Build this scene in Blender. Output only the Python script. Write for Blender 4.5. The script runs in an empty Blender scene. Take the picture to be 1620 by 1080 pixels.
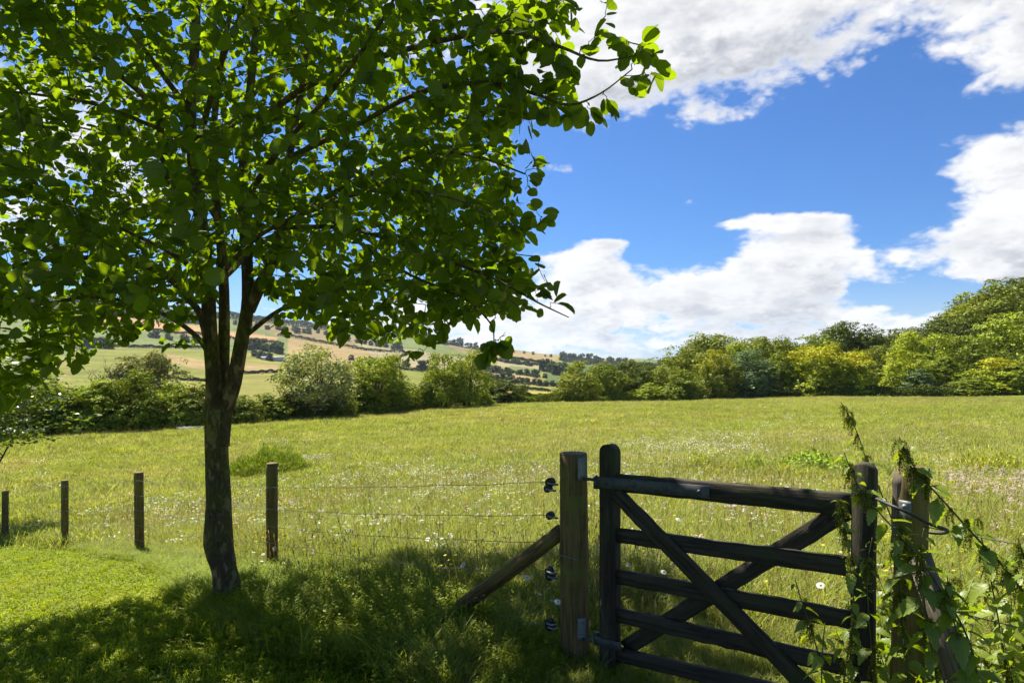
import bpy, math, random
import numpy as np
from mathutils import Vector, Matrix

S = bpy.context.scene
COL = S.collection
E = 1.7                      # eye height above the ground at the gate
F = 1000.0                   # focal length in photo pixels
rng = np.random.default_rng(11)
random.seed(5)
R = math.radians

# ------------------------------------------------------------------ camera, sky, sun, exposure
cam_d = bpy.data.cameras.new('camera')
cam = bpy.data.objects.new('camera', cam_d)
COL.objects.link(cam)
cam.location = (0, 0, E)
cam.rotation_euler = (R(90), 0, 0)
cam_d.sensor_width = 36
cam_d.lens = 36 * F / 1620
cam_d.shift_y = 35 / 1620
cam_d.clip_start = 0.05
cam_d.clip_end = 20000
S.camera = cam

SUN_AZ, SUN_EL = -38.0, 55.0      # degrees, from the view direction (+Y), clockwise
SKY_STR = 0.05
sd = bpy.data.lights.new('sun', 'SUN')
sd.energy = 5.0
sd.angle = R(0.53)
sd.color = (1.0, 0.95, 0.86)
sun = bpy.data.objects.new('sun', sd)
COL.objects.link(sun)
sv = Vector((math.sin(R(SUN_AZ)) * math.cos(R(SUN_EL)), math.cos(R(SUN_AZ)) * math.cos(R(SUN_EL)), math.sin(R(SUN_EL))))
sun.rotation_euler = sv.to_track_quat('Z', 'Y').to_euler()
sun.location = sv * 60

S.view_settings.view_transform = 'Standard'
S.view_settings.look = 'None'
S.view_settings.gamma = 1.0
S.view_settings.use_curve_mapping = False
S.view_settings.exposure = 1.42
S.cycles.use_denoising = True
S.cycles.max_bounces = 8
S.cycles.diffuse_bounces = 3
S.cycles.glossy_bounces = 2
S.cycles.transmission_bounces = 4
S.cycles.transparent_max_bounces = 8
S.cycles.volume_bounces = 0
S.cycles.sample_clamp_indirect = 6.0
S.render.threads_mode = 'AUTO'


class NT:
    """small helper around a node tree"""
    def __init__(s, tree):
        s.t = tree
    def n(s, typ, **kw):
        nd = s.t.nodes.new(typ)
        for k, v in kw.items():
            setattr(nd, k, v)
        return nd
    def link(s, a, b):
        s.t.links.new(a, b)
    def _in(s, sock, v):
        if isinstance(v, bpy.types.NodeSocket):
            s.t.links.new(v, sock)
        elif v is not None:
            sock.default_value = v
    def m(s, op, a, b=None, c=None, clamp=False):
        nd = s.n('ShaderNodeMath', operation=op, use_clamp=clamp)
        s._in(nd.inputs[0], a)
        if b is not None: s._in(nd.inputs[1], b)
        if c is not None: s._in(nd.inputs[2], c)
        return nd.outputs[0]
    def vm(s, op, a, b=None):
        nd = s.n('ShaderNodeVectorMath', operation=op)
        s._in(nd.inputs[0], a)
        if b is not None:
            s._in(nd.inputs[3 if op == 'SCALE' else 1], b)
        return nd.outputs[0]
    def mr(s, v, a, b, c=0.0, d=1.0, smooth=True):
        nd = s.n('ShaderNodeMapRange', interpolation_type='SMOOTHSTEP' if smooth else 'LINEAR')
        s._in(nd.inputs[0], v)
        for i, x in enumerate((a, b, c, d)):
            s._in(nd.inputs[i + 1], x)
        return nd.outputs[0]
    def mix(s, f, a, b, blend='MIX'):
        nd = s.n('ShaderNodeMix', data_type='RGBA', blend_type=blend)
        s._in(nd.inputs[0], f)
        s._in(nd.inputs[6], (*a, 1) if isinstance(a, tuple) and len(a) == 3 else a)
        s._in(nd.inputs[7], (*b, 1) if isinstance(b, tuple) and len(b) == 3 else b)
        return nd.outputs[2]
    def noise(s, vec, scale, detail=4, rough=0.55, out=0, dist=0.0):
        nd = s.n('ShaderNodeTexNoise')
        if vec is not None: s.link(vec, nd.inputs['Vector'])
        nd.inputs['Scale'].default_value = scale
        nd.inputs['Detail'].default_value = detail
        nd.inputs['Roughness'].default_value = rough
        nd.inputs['Distortion'].default_value = dist
        return nd.outputs[out]
    def xyz(s, x, y, z):
        nd = s.n('ShaderNodeCombineXYZ')
        s._in(nd.inputs[0], x); s._in(nd.inputs[1], y); s._in(nd.inputs[2], z)
        return nd.outputs[0]
    def sep(s, v):
        nd = s.n('ShaderNodeSeparateXYZ')
        s.link(v, nd.inputs[0])
        return nd.outputs


def build_world():
    w = bpy.data.worlds.new('World')
    S.world = w
    w.use_nodes = True
    w.node_tree.nodes.clear()
    t = NT(w.node_tree)
    out = t.n('ShaderNodeOutputWorld')
    sky = t.n('ShaderNodeTexSky', sky_type='NISHITA')
    sky.sun_disc = False
    sky.sun_elevation = R(SUN_EL)
    sky.sun_rotation = R(SUN_AZ)
    sky.altitude = 150
    sky.air_density = 1.0
    sky.dust_density = 0.6
    sky.ozone_density = 3.0
    # cloud field as a function of the direction
    g = bpy.data.node_groups.new('cloud_field', 'ShaderNodeTree')
    g.interface.new_socket('Azimuth', in_out='INPUT', socket_type='NodeSocketFloat')
    g.interface.new_socket('Elevation', in_out='INPUT', socket_type='NodeSocketFloat')
    g.interface.new_socket('Density', in_out='OUTPUT', socket_type='NodeSocketFloat')
    q = NT(g)
    gi = q.n('NodeGroupInput'); go = q.n('NodeGroupOutput')
    az, el = gi.outputs[0], gi.outputs[1]
    ce = q.m('COSINE', el); se = q.m('SINE', el)
    den = q.m('ADD', q.m('MAXIMUM', se, 0.0), 0.30)
    k = q.m('DIVIDE', ce, den)
    px = q.m('MULTIPLY', q.m('SINE', az), k)
    py = q.m('MULTIPLY', q.m('COSINE', az), k)
    vec = q.xyz(px, py, q.m('MULTIPLY', el, 1.2))
    n1 = q.noise(vec, 2.3, 3, 0.5, dist=0.1)
    n2 = q.noise(vec, 7.0, 9, 0.60, dist=0.15)
    ang = q.xyz(az, q.m('MULTIPLY', el, 1.5), 0.0)
    n3 = q.noise(ang, 26.0, 6, 0.6)
    tot = q.m('ADD', q.m('MULTIPLY', q.m('SUBTRACT', n1, 0.5), 1.3), q.m('MULTIPLY', q.m('SUBTRACT', n2, 0.5), 1.75))
    tot = q.m('ADD', tot, q.m('MULTIPLY', q.m('SUBTRACT', n3, 0.5), 0.35))
    for sc_, am in ((15.0, .75), (38.0, .40)):      # rounded billows with creases between them
        bl = q.m('MULTIPLY', q.m('ABSOLUTE', q.m('SUBTRACT', q.noise(ang, sc_, 2, 0.5), 0.5)), 2.0)
        tot = q.m('ADD', tot, q.m('MULTIPLY', q.m('SUBTRACT', bl, 0.2), am))
    blobs = [  # photo position, size, weight of the cloud banks and of the blue between them
        (1230, 20, 460, 105, .95), (1000, 110, 150, 85, .75), (1610, 80, 150, 85, .8), (1300, -220, 700, 160, .5),
        (1140, 188, 75, 20, .55), (1330, 230, 330, 75, -.85), (1180, 290, 280, 65, -.7), (960, 290, 200, 80, -.6), (1450, 125, 80, 22, -.5),
        (1575, 245, 130, 46, 1.05), (1560, 392, 120, 50, 1.05), (1610, 320, 70, 50, .6), (1400, 320, 60, 80, -.8),
        (1290, 385, 125, 50, .95), (1180, 455, 150, 40, .85), (925, 415, 62, 38, 1.0), (1010, 485, 200, 42, .75), (850, 370, 160, 40, -.5),
        (1060, 385, 70, 26, -.5), (1400, 515, 180, 36, .75), (1475, 462, 70, 28, -.95), (1000, 545, 300, 30, .45), (700, 500, 220, 60, .5),
        (965, 384, 42, 12, 1.15), (1075, 318, 66, 16, 1.12), (880, 266, 50, 16, 1.05), (1230, 348, 110, 12, .9), (120, 230, 220, 110, .6), (1440, 238, 60, 12, .5),
        (250, 60, 150, 60, -.5), (1360, 460, 26, 16, -.5),
    ]
    for (bx, by, sx, sy, w_) in blobs:
        u, v = (bx - 810) / F, (575 - by) / F
        a0 = math.atan(u); e0 = math.atan(v * math.cos(a0))
        sa = sx / F * math.cos(a0) ** 2; s_e = sy / F * math.cos(a0) * math.cos(e0) ** 2
        d1 = q.m('MULTIPLY', q.m('SUBTRACT', az, a0), 1 / sa)
        d2 = q.m('MULTIPLY', q.m('SUBTRACT', el, e0), 1 / s_e)
        r2 = q.m('ADD', q.m('MULTIPLY', d1, d1), q.m('MULTIPLY', d2, d2))
        gs = q.m('EXPONENT', q.m('MULTIPLY', r2, -1.0))
        tot = q.m('MULTIPLY_ADD', gs, w_, tot)
    q.link(tot, go.inputs[0])

    tc = t.n('ShaderNodeTexCoord')
    d = t.vm('NORMALIZE', tc.outputs['Generated'])
    x, y, z = t.sep(d)
    az = t.m('ARCTAN2', x, y)
    el = t.m('ARCSINE', z)
    def dens(a, e):
        nd = t.n('ShaderNodeGroup'); nd.node_tree = g
        t._in(nd.inputs[0], a); t._in(nd.inputs[1], e)
        return nd.outputs[0]
    D0 = dens(az, el)
    D1 = dens(t.m('SUBTRACT', az, 0.012), t.m('ADD', el, 0.022))
    D2 = dens(t.m('SUBTRACT', az, 0.02), t.m('ADD', el, 0.065))
    alpha = t.mr(D0, 0.0, 0.55)
    thick = t.mr(D0, 0.35, 1.5)
    shade = t.m('ADD', t.m('MULTIPLY', t.mr(t.m('SUBTRACT', D1, D0), -0.2, 0.45), 0.38),
                t.m('MULTIPLY', t.mr(t.m('SUBTRACT', D2, D0), -0.2, 0.75), 0.45))
    low = t.noise(t.xyz(az, t.m('MULTIPLY', el, 2.2), 0.0), 8.0, 5, 0.6)
    shade = t.m('ADD', shade, t.m('MULTIPLY', thick, 0.22))
    shade = t.m('ADD', shade, t.mr(low, 0.42, 0.66, -0.10, 0.34), clamp=True)
    shade = t.m('MULTIPLY', shade, t.mr(D0, 0.15, 0.7))
    ccol = t.mix(shade, (0.375, 0.377, 0.38), (0.175, 0.187, 0.215))
    # thin veil towards the horizon
    veil = t.mr(z, 0.0, 0.16, 0.30, 0.0)
    alpha = t.m('MAXIMUM', alpha, veil)
    alpha = t.m('MULTIPLY', alpha, t.mr(z, -0.05, 0.0))
    b1 = t.n('ShaderNodeBackground'); t.link(t.mix(1.0, sky.outputs[0], (0.35, 0.66, 1.05), 'MULTIPLY'), b1.inputs[0]); b1.inputs[1].default_value = SKY_STR
    b2 = t.n('ShaderNodeBackground'); t.link(ccol, b2.inputs[0]); b2.inputs[1].default_value = 1.0
    mx = t.n('ShaderNodeMixShader')
    t.link(alpha, mx.inputs[0]); t.link(b1.outputs[0], mx.inputs[1]); t.link(b2.outputs[0], mx.inputs[2])
    t.link(mx.outputs[0], out.inputs[0])
    w.cycles.sampling_method = 'MANUAL'
    w.cycles.sample_map_resolution = 512


build_world()

# ------------------------------------------------------------------ generic helpers
def P(px, py, Y):
    """the point at distance Y in front of the eye that the photo shows at px, py"""
    return np.array(((px - 810) / F * Y, Y, E + (575 - py) / F * Y))


def tag(o, label=None, cat=None, group=None, kind=None):
    if label: o['label'] = label
    if cat: o['category'] = cat
    if group: o['group'] = group
    if kind: o['kind'] = kind
    return o


def nmesh(name, V, faces, mat=None, smooth=False, uv=None, vcol=None):
    """mesh from arrays; faces is a list of (M,k) index arrays"""
    me = bpy.data.meshes.new(name)
    V = np.asarray(V, dtype=np.float32).reshape(-1, 3)
    faces = [np.asarray(f, dtype=np.int32) for f in (faces if isinstance(faces, list) else [faces]) if len(f)]
    loops = np.concatenate([f.ravel() for f in faces])
    tot = np.concatenate([np.full(len(f), f.shape[1], dtype=np.int32) for f in faces])
    start = np.concatenate([[0], np.cumsum(tot)[:-1]]).astype(np.int32)
    me.vertices.add(len(V)); me.vertices.foreach_set('co', V.ravel())
    me.loops.add(len(loops)); me.loops.foreach_set('vertex_index', loops)
    me.polygons.add(len(tot)); me.polygons.foreach_set('loop_start', start)
    try:
        me.polygons.foreach_set('loop_total', tot)
    except Exception:
        pass
    if smooth:
        me.polygons.foreach_set('use_smooth', np.ones(len(tot), dtype=bool))
    if uv is not None:
        l = me.uv_layers.new(name='UVMap')
        l.data.foreach_set('uv', np.asarray(uv, dtype=np.float32)[loops].ravel())
    if vcol is not None:
        a = me.color_attributes.new(name='tint', type='FLOAT_COLOR', domain='POINT')
        c = np.ones((len(V), 4), dtype=np.float32); c[:, :3] = vcol
        a.data.foreach_set('color', c.ravel())
    me.update(calc_edges=True)
    me.validate()
    if mat: me.materials.append(mat)
    return me


def link(name, me, parent=None):
    o = bpy.data.objects.new(name, me)
    COL.objects.link(o)
    if parent: o.parent = parent
    return o


def empty(name, loc, rz=0.0):
    o = bpy.data.objects.new(name, None)
    COL.objects.link(o)
    o.location = loc
    o.rotation_euler = (0, 0, rz)
    o.empty_display_size = 0.2
    return o


def tube(pts, rad, sides=8, cap=True, wob=0.0, seed=0):
    """V, faces of a tapered tube along pts"""
    pts = np.asarray(pts, float); n = len(pts)
    rad = np.broadcast_to(np.asarray(rad, float), (n,))
    T = np.gradient(pts, axis=0); T /= np.linalg.norm(T, axis=1)[:, None] + 1e-9
    up = np.array((0, 0, 1.0)) if abs(T[0][2]) < 0.9 else np.array((1.0, 0, 0))
    a = np.cross(T[0], up); a /= np.linalg.norm(a)
    V = []
    rg = np.random.default_rng(seed)
    ph = np.linspace(0, 2 * np.pi, sides, endpoint=False)
    for i in range(n):
        a = a - T[i] * a.dot(T[i]); a /= np.linalg.norm(a) + 1e-9
        b = np.cross(T[i], a)
        rr = rad[i] * (1 + wob * rg.normal(size=sides) * 0.5)
        V.append(pts[i] + np.outer(np.cos(ph) * rr, a) + np.outer(np.sin(ph) * rr, b))
    V = np.concatenate(V)
    i = np.arange(n - 1)[:, None] * sides; j = np.arange(sides)[None]
    j2 = (j + 1) % sides
    Q = np.stack([i + j, i + j2, i + sides + j2, i + sides + j], -1).reshape(-1, 4)
    fs = [Q]
    if cap:
        V = np.vstack([V, pts[0], pts[-1]])
        c0, c1 = len(V) - 2, len(V) - 1
        jj = np.arange(sides); j3 = (jj + 1) % sides
        T1 = np.stack([np.full(sides, c0), j3, jj], -1)
        T2 = np.stack([np.full(sides, c1), (n - 1) * sides + jj, (n - 1) * sides + j3], -1)
        fs.append(np.vstack([T1, T2]))
    return V, fs


def spline(ctrl, n):
    """Catmull-Rom through the rows of ctrl"""
    c = np.asarray(ctrl, float)
    c = np.vstack([2 * c[0] - c[1], c, 2 * c[-1] - c[-2]])
    m = len(c) - 3
    out = []
    for s in np.linspace(0, m, n):
        i = min(int(s), m - 1); f = s - i
        p0, p1, p2, p3 = c[i:i + 4]
        out.append(0.5 * ((2 * p1) + (-p0 + p2) * f + (2 * p0 - 5 * p1 + 4 * p2 - p3) * f * f + (-p0 + 3 * p1 - 3 * p2 + p3) * f ** 3))
    return np.array(out)


class Bag:
    """collects pieces into one mesh"""
    def __init__(s):
        s.V = []; s.F = {}; s.n = 0; s.UV = []
    def add(s, V, fs, uv=None):
        V = np.asarray(V)
        for f in (fs if isinstance(fs, list) else [fs]):
            f = np.asarray(f)
            if len(f): s.F.setdefault(f.shape[1], []).append(f + s.n)
        s.V.append(V); s.n += len(V)
        s.UV.append(uv if uv is not None else np.zeros((len(V), 2)))
    def mesh(s, name, mat, smooth=False, uv=False):
        return nmesh(name, np.concatenate(s.V), [np.concatenate(v) for v in s.F.values()], mat, smooth,
                     np.concatenate(s.UV) if uv else None)


def boxV(lo, hi):
    x0, y0, z0 = lo; x1, y1, z1 = hi
    V = np.array([(x0, y0, z0), (x1, y0, z0), (x1, y1, z0), (x0, y1, z0), (x0, y0, z1), (x1, y0, z1), (x1, y1, z1), (x0, y1, z1)], float)
    Fc = np.array([(0, 3, 2, 1), (4, 5, 6, 7), (0, 1, 5, 4), (1, 2, 6, 5), (2, 3, 7, 6), (3, 0, 4, 7)])
    return V, Fc


def vnoise(x, y, s, seed=0):
    """smooth value noise in 0..1, period-free enough for this field"""
    x = np.asarray(x, float) / s; y = np.asarray(y, float) / s
    xi = np.floor(x).astype(int); yi = np.floor(y).astype(int)
    fx = x - xi; fy = y - yi
    fx = fx * fx * (3 - 2 * fx); fy = fy * fy * (3 - 2 * fy)
    def h(a, b):
        v = np.sin(a * 127.1 + b * 311.7 + seed * 74.7) * 43758.5453
        return v - np.floor(v)
    return (h(xi, yi) * (1 - fx) + h(xi + 1, yi) * fx) * (1 - fy) + (h(xi, yi + 1) * (1 - fx) + h(xi + 1, yi + 1) * fx) * fy


def fbm(x, y, s, seed=0, o=4):
    t = 0; a = 0.5; n = 0
    for i in range(o):
        t = t + a * vnoise(x, y, s / 2 ** i, seed + i); n += a; a *= 0.5
    return t / n


def smooth01(x, a, b):
    t = np.clip((x - a) / (b - a), 0, 1)
    return t * t * (3 - 2 * t)


# ------------------------------------------------------------------ shape of the land
near_pts = [(0.35, 3.6, -1.70), (-2.25, 5.0, -1.88), (-2.43, 6.4, -2.14), (-5.08, 8.6, -2.60), (-7.5, 10.6, -3.08), (-10.2, 12.7, -3.62),
            (0, 0, -1.70), (3, 0, -1.62), (-3, 0, -1.80), (-4, 3.5, -1.98), (1.5, 2.6, -1.66), (3.0, 3.0, -1.64), (2.5, 6, -1.85), (0, 7, -2.0),
            (0, -12, -1.5), (10, -5, -1.2), (-10, -5, -2.3), (8, 8, -1.9), (-20, 10, -4.0), (-14, 4, -3.0), (0, -60, -1.2), (60, -20, 0), (-60, -20, -5),
            (0, 15, -2.75), (10, 20, -2.9), (-8, 22, -3.8), (25, 35, -3.4), (0, 40, -4.2), (50, 60, -3.9),
            (-30, 42, -4.9), (-22.5, 46, -4.83), (-13, 62, -5.1), (-3.2, 80, -5.44), (16.7, 88, -5.6), (41.8, 95, -5.2), (56, 95, -5.0), (73, 90, -4.6),
            (-45, 50, -6.0), (-40, 30, -5.2), (-60, 70, -9.0), (-30, 80, -8.0), (0, 120, -8.5), (30, 125, -7.0), (80, 60, -2.5), (110, 90, 0)]


def tps_fit(pts):
    A = np.array(pts, float); X = A[:, :2]; n = len(X)
    d = np.linalg.norm(X[:, None] - X[None], axis=2)
    K = np.where(d > 0, d * d * np.log(d + 1e-9), 0) + np.eye(n) * 2.0
    Pm = np.hstack([np.ones((n, 1)), X])
    M = np.block([[K, Pm], [Pm.T, np.zeros((3, 3))]])
    return X, np.linalg.solve(M, np.concatenate([A[:, 2], np.zeros(3)]))


TX, TW = tps_fit(near_pts)


def z_near(x, y):
    sh = np.shape(x); q = np.stack([np.ravel(x), np.ravel(y)], 1)
    d = np.linalg.norm(q[:, None] - TX[None], axis=2)
    K = d * d * np.log(d + 1e-9)
    return (K @ TW[:-3] + TW[-3] + q @ TW[-2:]).reshape(sh)


# far land: for each bearing, the height that the photo shows at each distance
FU = [-1.5, -0.81, -0.5, -0.2, 0.0, 0.15, 0.3, 0.5, 0.65, 0.8, 1.5]
FY = [110, 150, 250, 400, 600, 850, 1200, 1600, 2200, 3200, 5000]
FP = {-1.5: [690, 660, 620, 585, 548, 510, 480, 462, 480, 510, 540],
      -0.81: [680, 655, 620, 588, 550, 517, 488, 470, 482, 515, 540],
      -0.5: [668, 650, 622, 596, 565, 537, 512, 497, 500, 520, 545],
      -0.2: [655, 645, 626, 606, 583, 560, 543, 532, 535, 545, 555],
      0.0: [650, 641, 629, 613, 600, 583, 567, 558, 556, 560, 565],
      0.15: [648, 638, 628, 618, 608, 594, 582, 575, 570, 569, 570],
      0.3: [640, 625, 615, 610, 605, 598, 588, 580, 574, 572, 572],
      0.5: [625, 604, 590, 588, 590, 590, 585, 580, 575, 573, 572],
      0.65: [618, 580, 548, 550, 565, 575, 580, 578, 575, 573, 572],
      0.8: [600, 553, 512, 520, 545, 565, 575, 575, 575, 573, 572],
      1.5: [560, 530, 500, 510, 540, 560, 570, 575, 575, 573, 572]}
FZ = np.array([[(575 - p) / F * Y for p, Y in zip(FP[u], FY)] for u in FU])
FA = np.arctan(np.array(FU))


def z_far(x, y):
    az = np.arctan2(x, y); r = np.hypot(x, y)
    azc = np.clip(az, FA[0], FA[-1])
    Y = r * np.cos(azc)
    ia = np.clip(np.searchsorted(FA, azc) - 1, 0, len(FA) - 2)
    fa = (azc - FA[ia]) / (FA[ia + 1] - FA[ia]); fa = fa * fa * (3 - 2 * fa) * 0.5 + fa * 0.5
    ly = np.log(np.clip(Y, FY[0], FY[-1])); L = np.log(np.array(FY, float))
    iy = np.clip(np.searchsorted(L, ly) - 1, 0, len(L) - 2)
    fy = (ly - L[iy]) / (L[iy + 1] - L[iy])
    z = (FZ[ia, iy] * (1 - fa) + FZ[ia + 1, iy] * fa) * (1 - fy) + (FZ[ia, iy + 1] * (1 - fa) + FZ[ia + 1, iy + 1] * fa) * fy
    back = smooth01(np.abs(az), 1.1, 1.9)
    z = z * (1 - back) + back * (-4 + 0.01 * r)
    return z + (fbm(x, y, 160, 3, 3) - 0.5) * 0.014 * np.clip(r, 0, 1500)


def gz(x, y):
    """height of the ground"""
    x = np.asarray(x, float); y = np.asarray(y, float)
    r = np.hypot(x, y)
    w = smooth01(r, 95, 170)
    zn = z_near(np.where(r > 180, x / (r + 1e-9) * 180, x), np.where(r > 180, y / (r + 1e-9) * 180, y))
    bump = (fbm(x, y, 9, 8, 3) - 0.5) * 0.22 * smooth01(r, 9, 30)
    return E + (zn + bump) * (1 - w) + z_far(x, y) * w


def gz1(x, y):
    return float(gz(np.array([x]), np.array([y]))[0])


FD = np.array((-.745, .667)); FN = np.array((-.667, -.745)); F0 = np.array((0.35, 3.6))


def fence_st(x, y):
    rx, ry = x - F0[0], y - F0[1]
    return rx * FN[0] + ry * FN[1], rx * FD[0] + ry * FD[1]     # towards the camera, along the fence to the left


def lawn_mask(x, y):
    s, t = fence_st(x, y)
    s0 = np.interp(t, [-9, -1, 0.5, 2, 3.2, 4.6, 6, 9, 30], [1.0, 0.75, 0.8, 0.95, 0.80, 0.40, 0.12, 0.1, 0.1])
    return s - s0 - (fbm(x, y, 0.7, 21, 2) - 0.5) * 0.35          # > 0 on the lawn


# meadow edge: distance at each bearing
EU = np.arctan(np.array([-2.5, -1.2, -0.71, -0.49, -0.21, -0.04, 0.19, 0.44, 0.59, 0.81, 1.2]))
ER = np.hypot(1, np.tan(EU)) * np.array([18, 32, 43, 47, 63, 82, 90, 97, 97, 92, 80])


def edge_r(x, y):
    return np.interp(np.arctan2(x, y), EU, ER)

# ------------------------------------------------------------------ materials
def new_mat(name):
    m = bpy.data.materials.new(name)
    m.use_nodes = True
    m.node_tree.nodes.clear()
    t = NT(m.node_tree)
    out = t.n('ShaderNodeOutputMaterial')
    return m, t, out


def leafy(t, out, col, trans=0.5, gloss=0.06, rough=0.45, tcol=(1.25, 1.25, 0.55), bump=None):
    """thin leaf: reflects, lets light through, a little sheen"""
    d = t.n('ShaderNodeBsdfDiffuse'); t._in(d.inputs[0], col)
    tr = t.n('ShaderNodeBsdfTranslucent'); t.link(t.mix(1.0, col, tcol, 'MULTIPLY'), tr.inputs[0])
    m1 = t.n('ShaderNodeMixShader'); m1.inputs[0].default_value = trans
    t.link(d.outputs[0], m1.inputs[1]); t.link(tr.outputs[0], m1.inputs[2])
    g = t.n('ShaderNodeBsdfGlossy'); g.inputs['Roughness'].default_value = rough
    g.inputs[0].default_value = (0.9, 0.95, 0.9, 1)
    m2 = t.n('ShaderNodeMixShader'); m2.inputs[0].default_value = gloss
    t.link(m1.outputs[0], m2.inputs[1]); t.link(g.outputs[0], m2.inputs[2])
    if bump is not None:
        for nd in (d, tr, g): t.link(bump, nd.inputs['Normal'])
    t.link(m2.outputs[0], out.inputs[0])


def mat_leaf(name, a, b, c, trans=0.5, gloss=0.07, veins=False, tcol=(1.25, 1.25, 0.55), rough=0.42):
    m, t, out = new_mat(name)
    geo = t.n('ShaderNodeNewGeometry')
    rnd = geo.outputs['Random Per Island']
    col = t.mix(rnd, a, b)
    n = t.noise(geo.outputs['Position'], 1.3, 2)
    col = t.mix(t.mr(n, 0.35, 0.7), col, c)
    bump = None
    if veins:
        oi = t.n('ShaderNodeObjectInfo')
        col = t.mix(t.m('MULTIPLY', oi.outputs['Random'], 0.35), col, b)
        uv = t.n('ShaderNodeUVMap')
        x, y, _ = t.sep(uv.outputs[0])
        ax = t.m('ABSOLUTE', x)
        mid = t.mr(ax, 0.0, 0.05, 1.0, 0.0)
        w = t.m('SINE', t.m('MULTIPLY', t.m('SUBTRACT', y, t.m('MULTIPLY', ax, 0.55)), 46.0))
        side = t.mr(w, 0.82, 1.0, 0.0, 0.6)
        v = t.m('MAXIMUM', mid, side)
        col = t.mix(t.m('MULTIPLY', v, 0.45), col, (0.16, 0.21, 0.055))
        spot = t.mr(t.noise(geo.outputs['Position'], 45, 3), 0.66, 0.74, 0.0, 0.5)
        col = t.mix(spot, col, (0.12, 0.09, 0.03))
        bn = t.n('ShaderNodeBump'); bn.inputs['Strength'].default_value = 0.35; bn.inputs['Distance'].default_value = 0.002
        t.link(t.m('ADD', v, t.noise(geo.outputs['Position'], 60, 2)), bn.inputs['Height'])
        bump = bn.outputs[0]
    leafy(t, out, col, trans, gloss, rough, tcol, bump)
    return m


def mat_crown():
    """foliage of the further trees; the tree's own colour comes from its object colour"""
    m, t, out = new_mat('tree_foliage')
    geo = t.n('ShaderNodeNewGeometry'); oi = t.n('ShaderNodeObjectInfo')
    rnd = geo.outputs['Random Per Island']
    tc = t.n('ShaderNodeTexCoord')
    n = t.noise(tc.outputs['Object'], 3.2, 4, 0.6)
    k = t.m('ADD', t.m('MULTIPLY', rnd, 0.75), t.m('MULTIPLY', n, 1.1))
    sc = t.mr(k, 0.3, 1.45, 0.42, 1.7, smooth=False)
    col = t.vm('SCALE', oi.outputs['Color'], sc)
    yel = t.mr(t.noise(tc.outputs['Object'], 2.2, 3, 0.6), 0.54, 0.70, 0.0, 0.4)
    col = t.mix(yel, col, t.vm('MULTIPLY', col, (1.7, 1.3, 0.5)))
    _, _, oz = t.sep(tc.outputs['Object'])
    au = t.m('MULTIPLY', t.m('SUBTRACT', 1.0, oi.outputs['Alpha']),
             t.mr(t.m('ADD', oz, t.m('MULTIPLY', t.noise(tc.outputs['Object'], 5, 2), 0.5)), 0.82, 1.05))
    col = t.mix(t.m('MULTIPLY', au, 0.6), col, (0.42, 0.37, 0.014))
    leafy(t, out, col, 0.20, 0.01, 0.5, (1.4, 1.25, 0.4))
    return m


def mat_grass(name, base, tip, dry, dry_lo=0.5, dry_hi=0.75, trans=0.5, scale=0.35):
    m, t, out = new_mat(name)
    geo = t.n('ShaderNodeNewGeometry'); oi = t.n('ShaderNodeObjectInfo')
    uv = t.n('ShaderNodeUVMap')
    _, h, _ = t.sep(uv.outputs[0])
    col = t.mix(h, base, tip)
    pos = geo.outputs['Position']
    n = t.noise(pos, scale, 5, 0.6)
    n2 = t.noise(pos, scale * 0.12, 3, 0.6)
    k = t.m('ADD', t.m('ADD', t.m('MULTIPLY', n, 0.5), t.m('MULTIPLY', n2, 0.5)), t.m('MULTIPLY', t.m('SUBTRACT', geo.outputs['Random Per Island'], 0.5), 0.35))
    col = t.mix(t.mr(k, dry_lo, dry_hi), col, dry)
    br = t.m('ADD', 0.75, t.m('MULTIPLY', oi.outputs['Random'], 0.5))
    col = t.vm('SCALE', col, br)
    leafy(t, out, col, trans, 0.012, 0.5, (1.25, 1.2, 0.5))
    return m


def mat_wood(name, dark, light, green, gamt=0.35, scale=(30, 30, 2.0), rough=0.85):
    """weathered round or sawn timber, grain along local Z"""
    m, t, out = new_mat(name)
    tc = t.n('ShaderNodeTexCoord')
    mp = t.n('ShaderNodeMapping'); mp.inputs['Scale'].default_value = scale
    t.link(tc.outputs['Object'], mp.inputs[0])
    g = t.noise(mp.outputs[0], 1.6, 7, 0.65, dist=0.4)
    f = t.noise(mp.outputs[0], 6.0, 5, 0.7)
    col = t.mix(t.mr(g, 0.32, 0.68), dark, light)
    big = t.noise(tc.outputs['Object'], 3.0, 5, 0.6)
    col = t.mix(t.m('MULTIPLY', t.mr(big, 0.45, 0.65), gamt * 2), col, green)
    crack = t.mr(f, 0.36, 0.30, 0.0, 0.85)
    col = t.mix(crack, col, (0.01, 0.008, 0.006))
    p = t.n('ShaderNodeBsdfPrincipled')
    t.link(col, p.inputs['Base Color']); p.inputs['Roughness'].default_value = rough
    p.inputs['Specular IOR Level'].default_value = 0.25
    b = t.n('ShaderNodeBump'); b.inputs['Strength'].default_value = 0.7; b.inputs['Distance'].default_value = 0.004
    t.link(t.m('ADD', g, t.m('MULTIPLY', f, 0.8)), b.inputs['Height']); t.link(b.outputs[0], p.inputs['Normal'])
    t.link(p.outputs[0], out.inputs[0])
    return m


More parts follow.
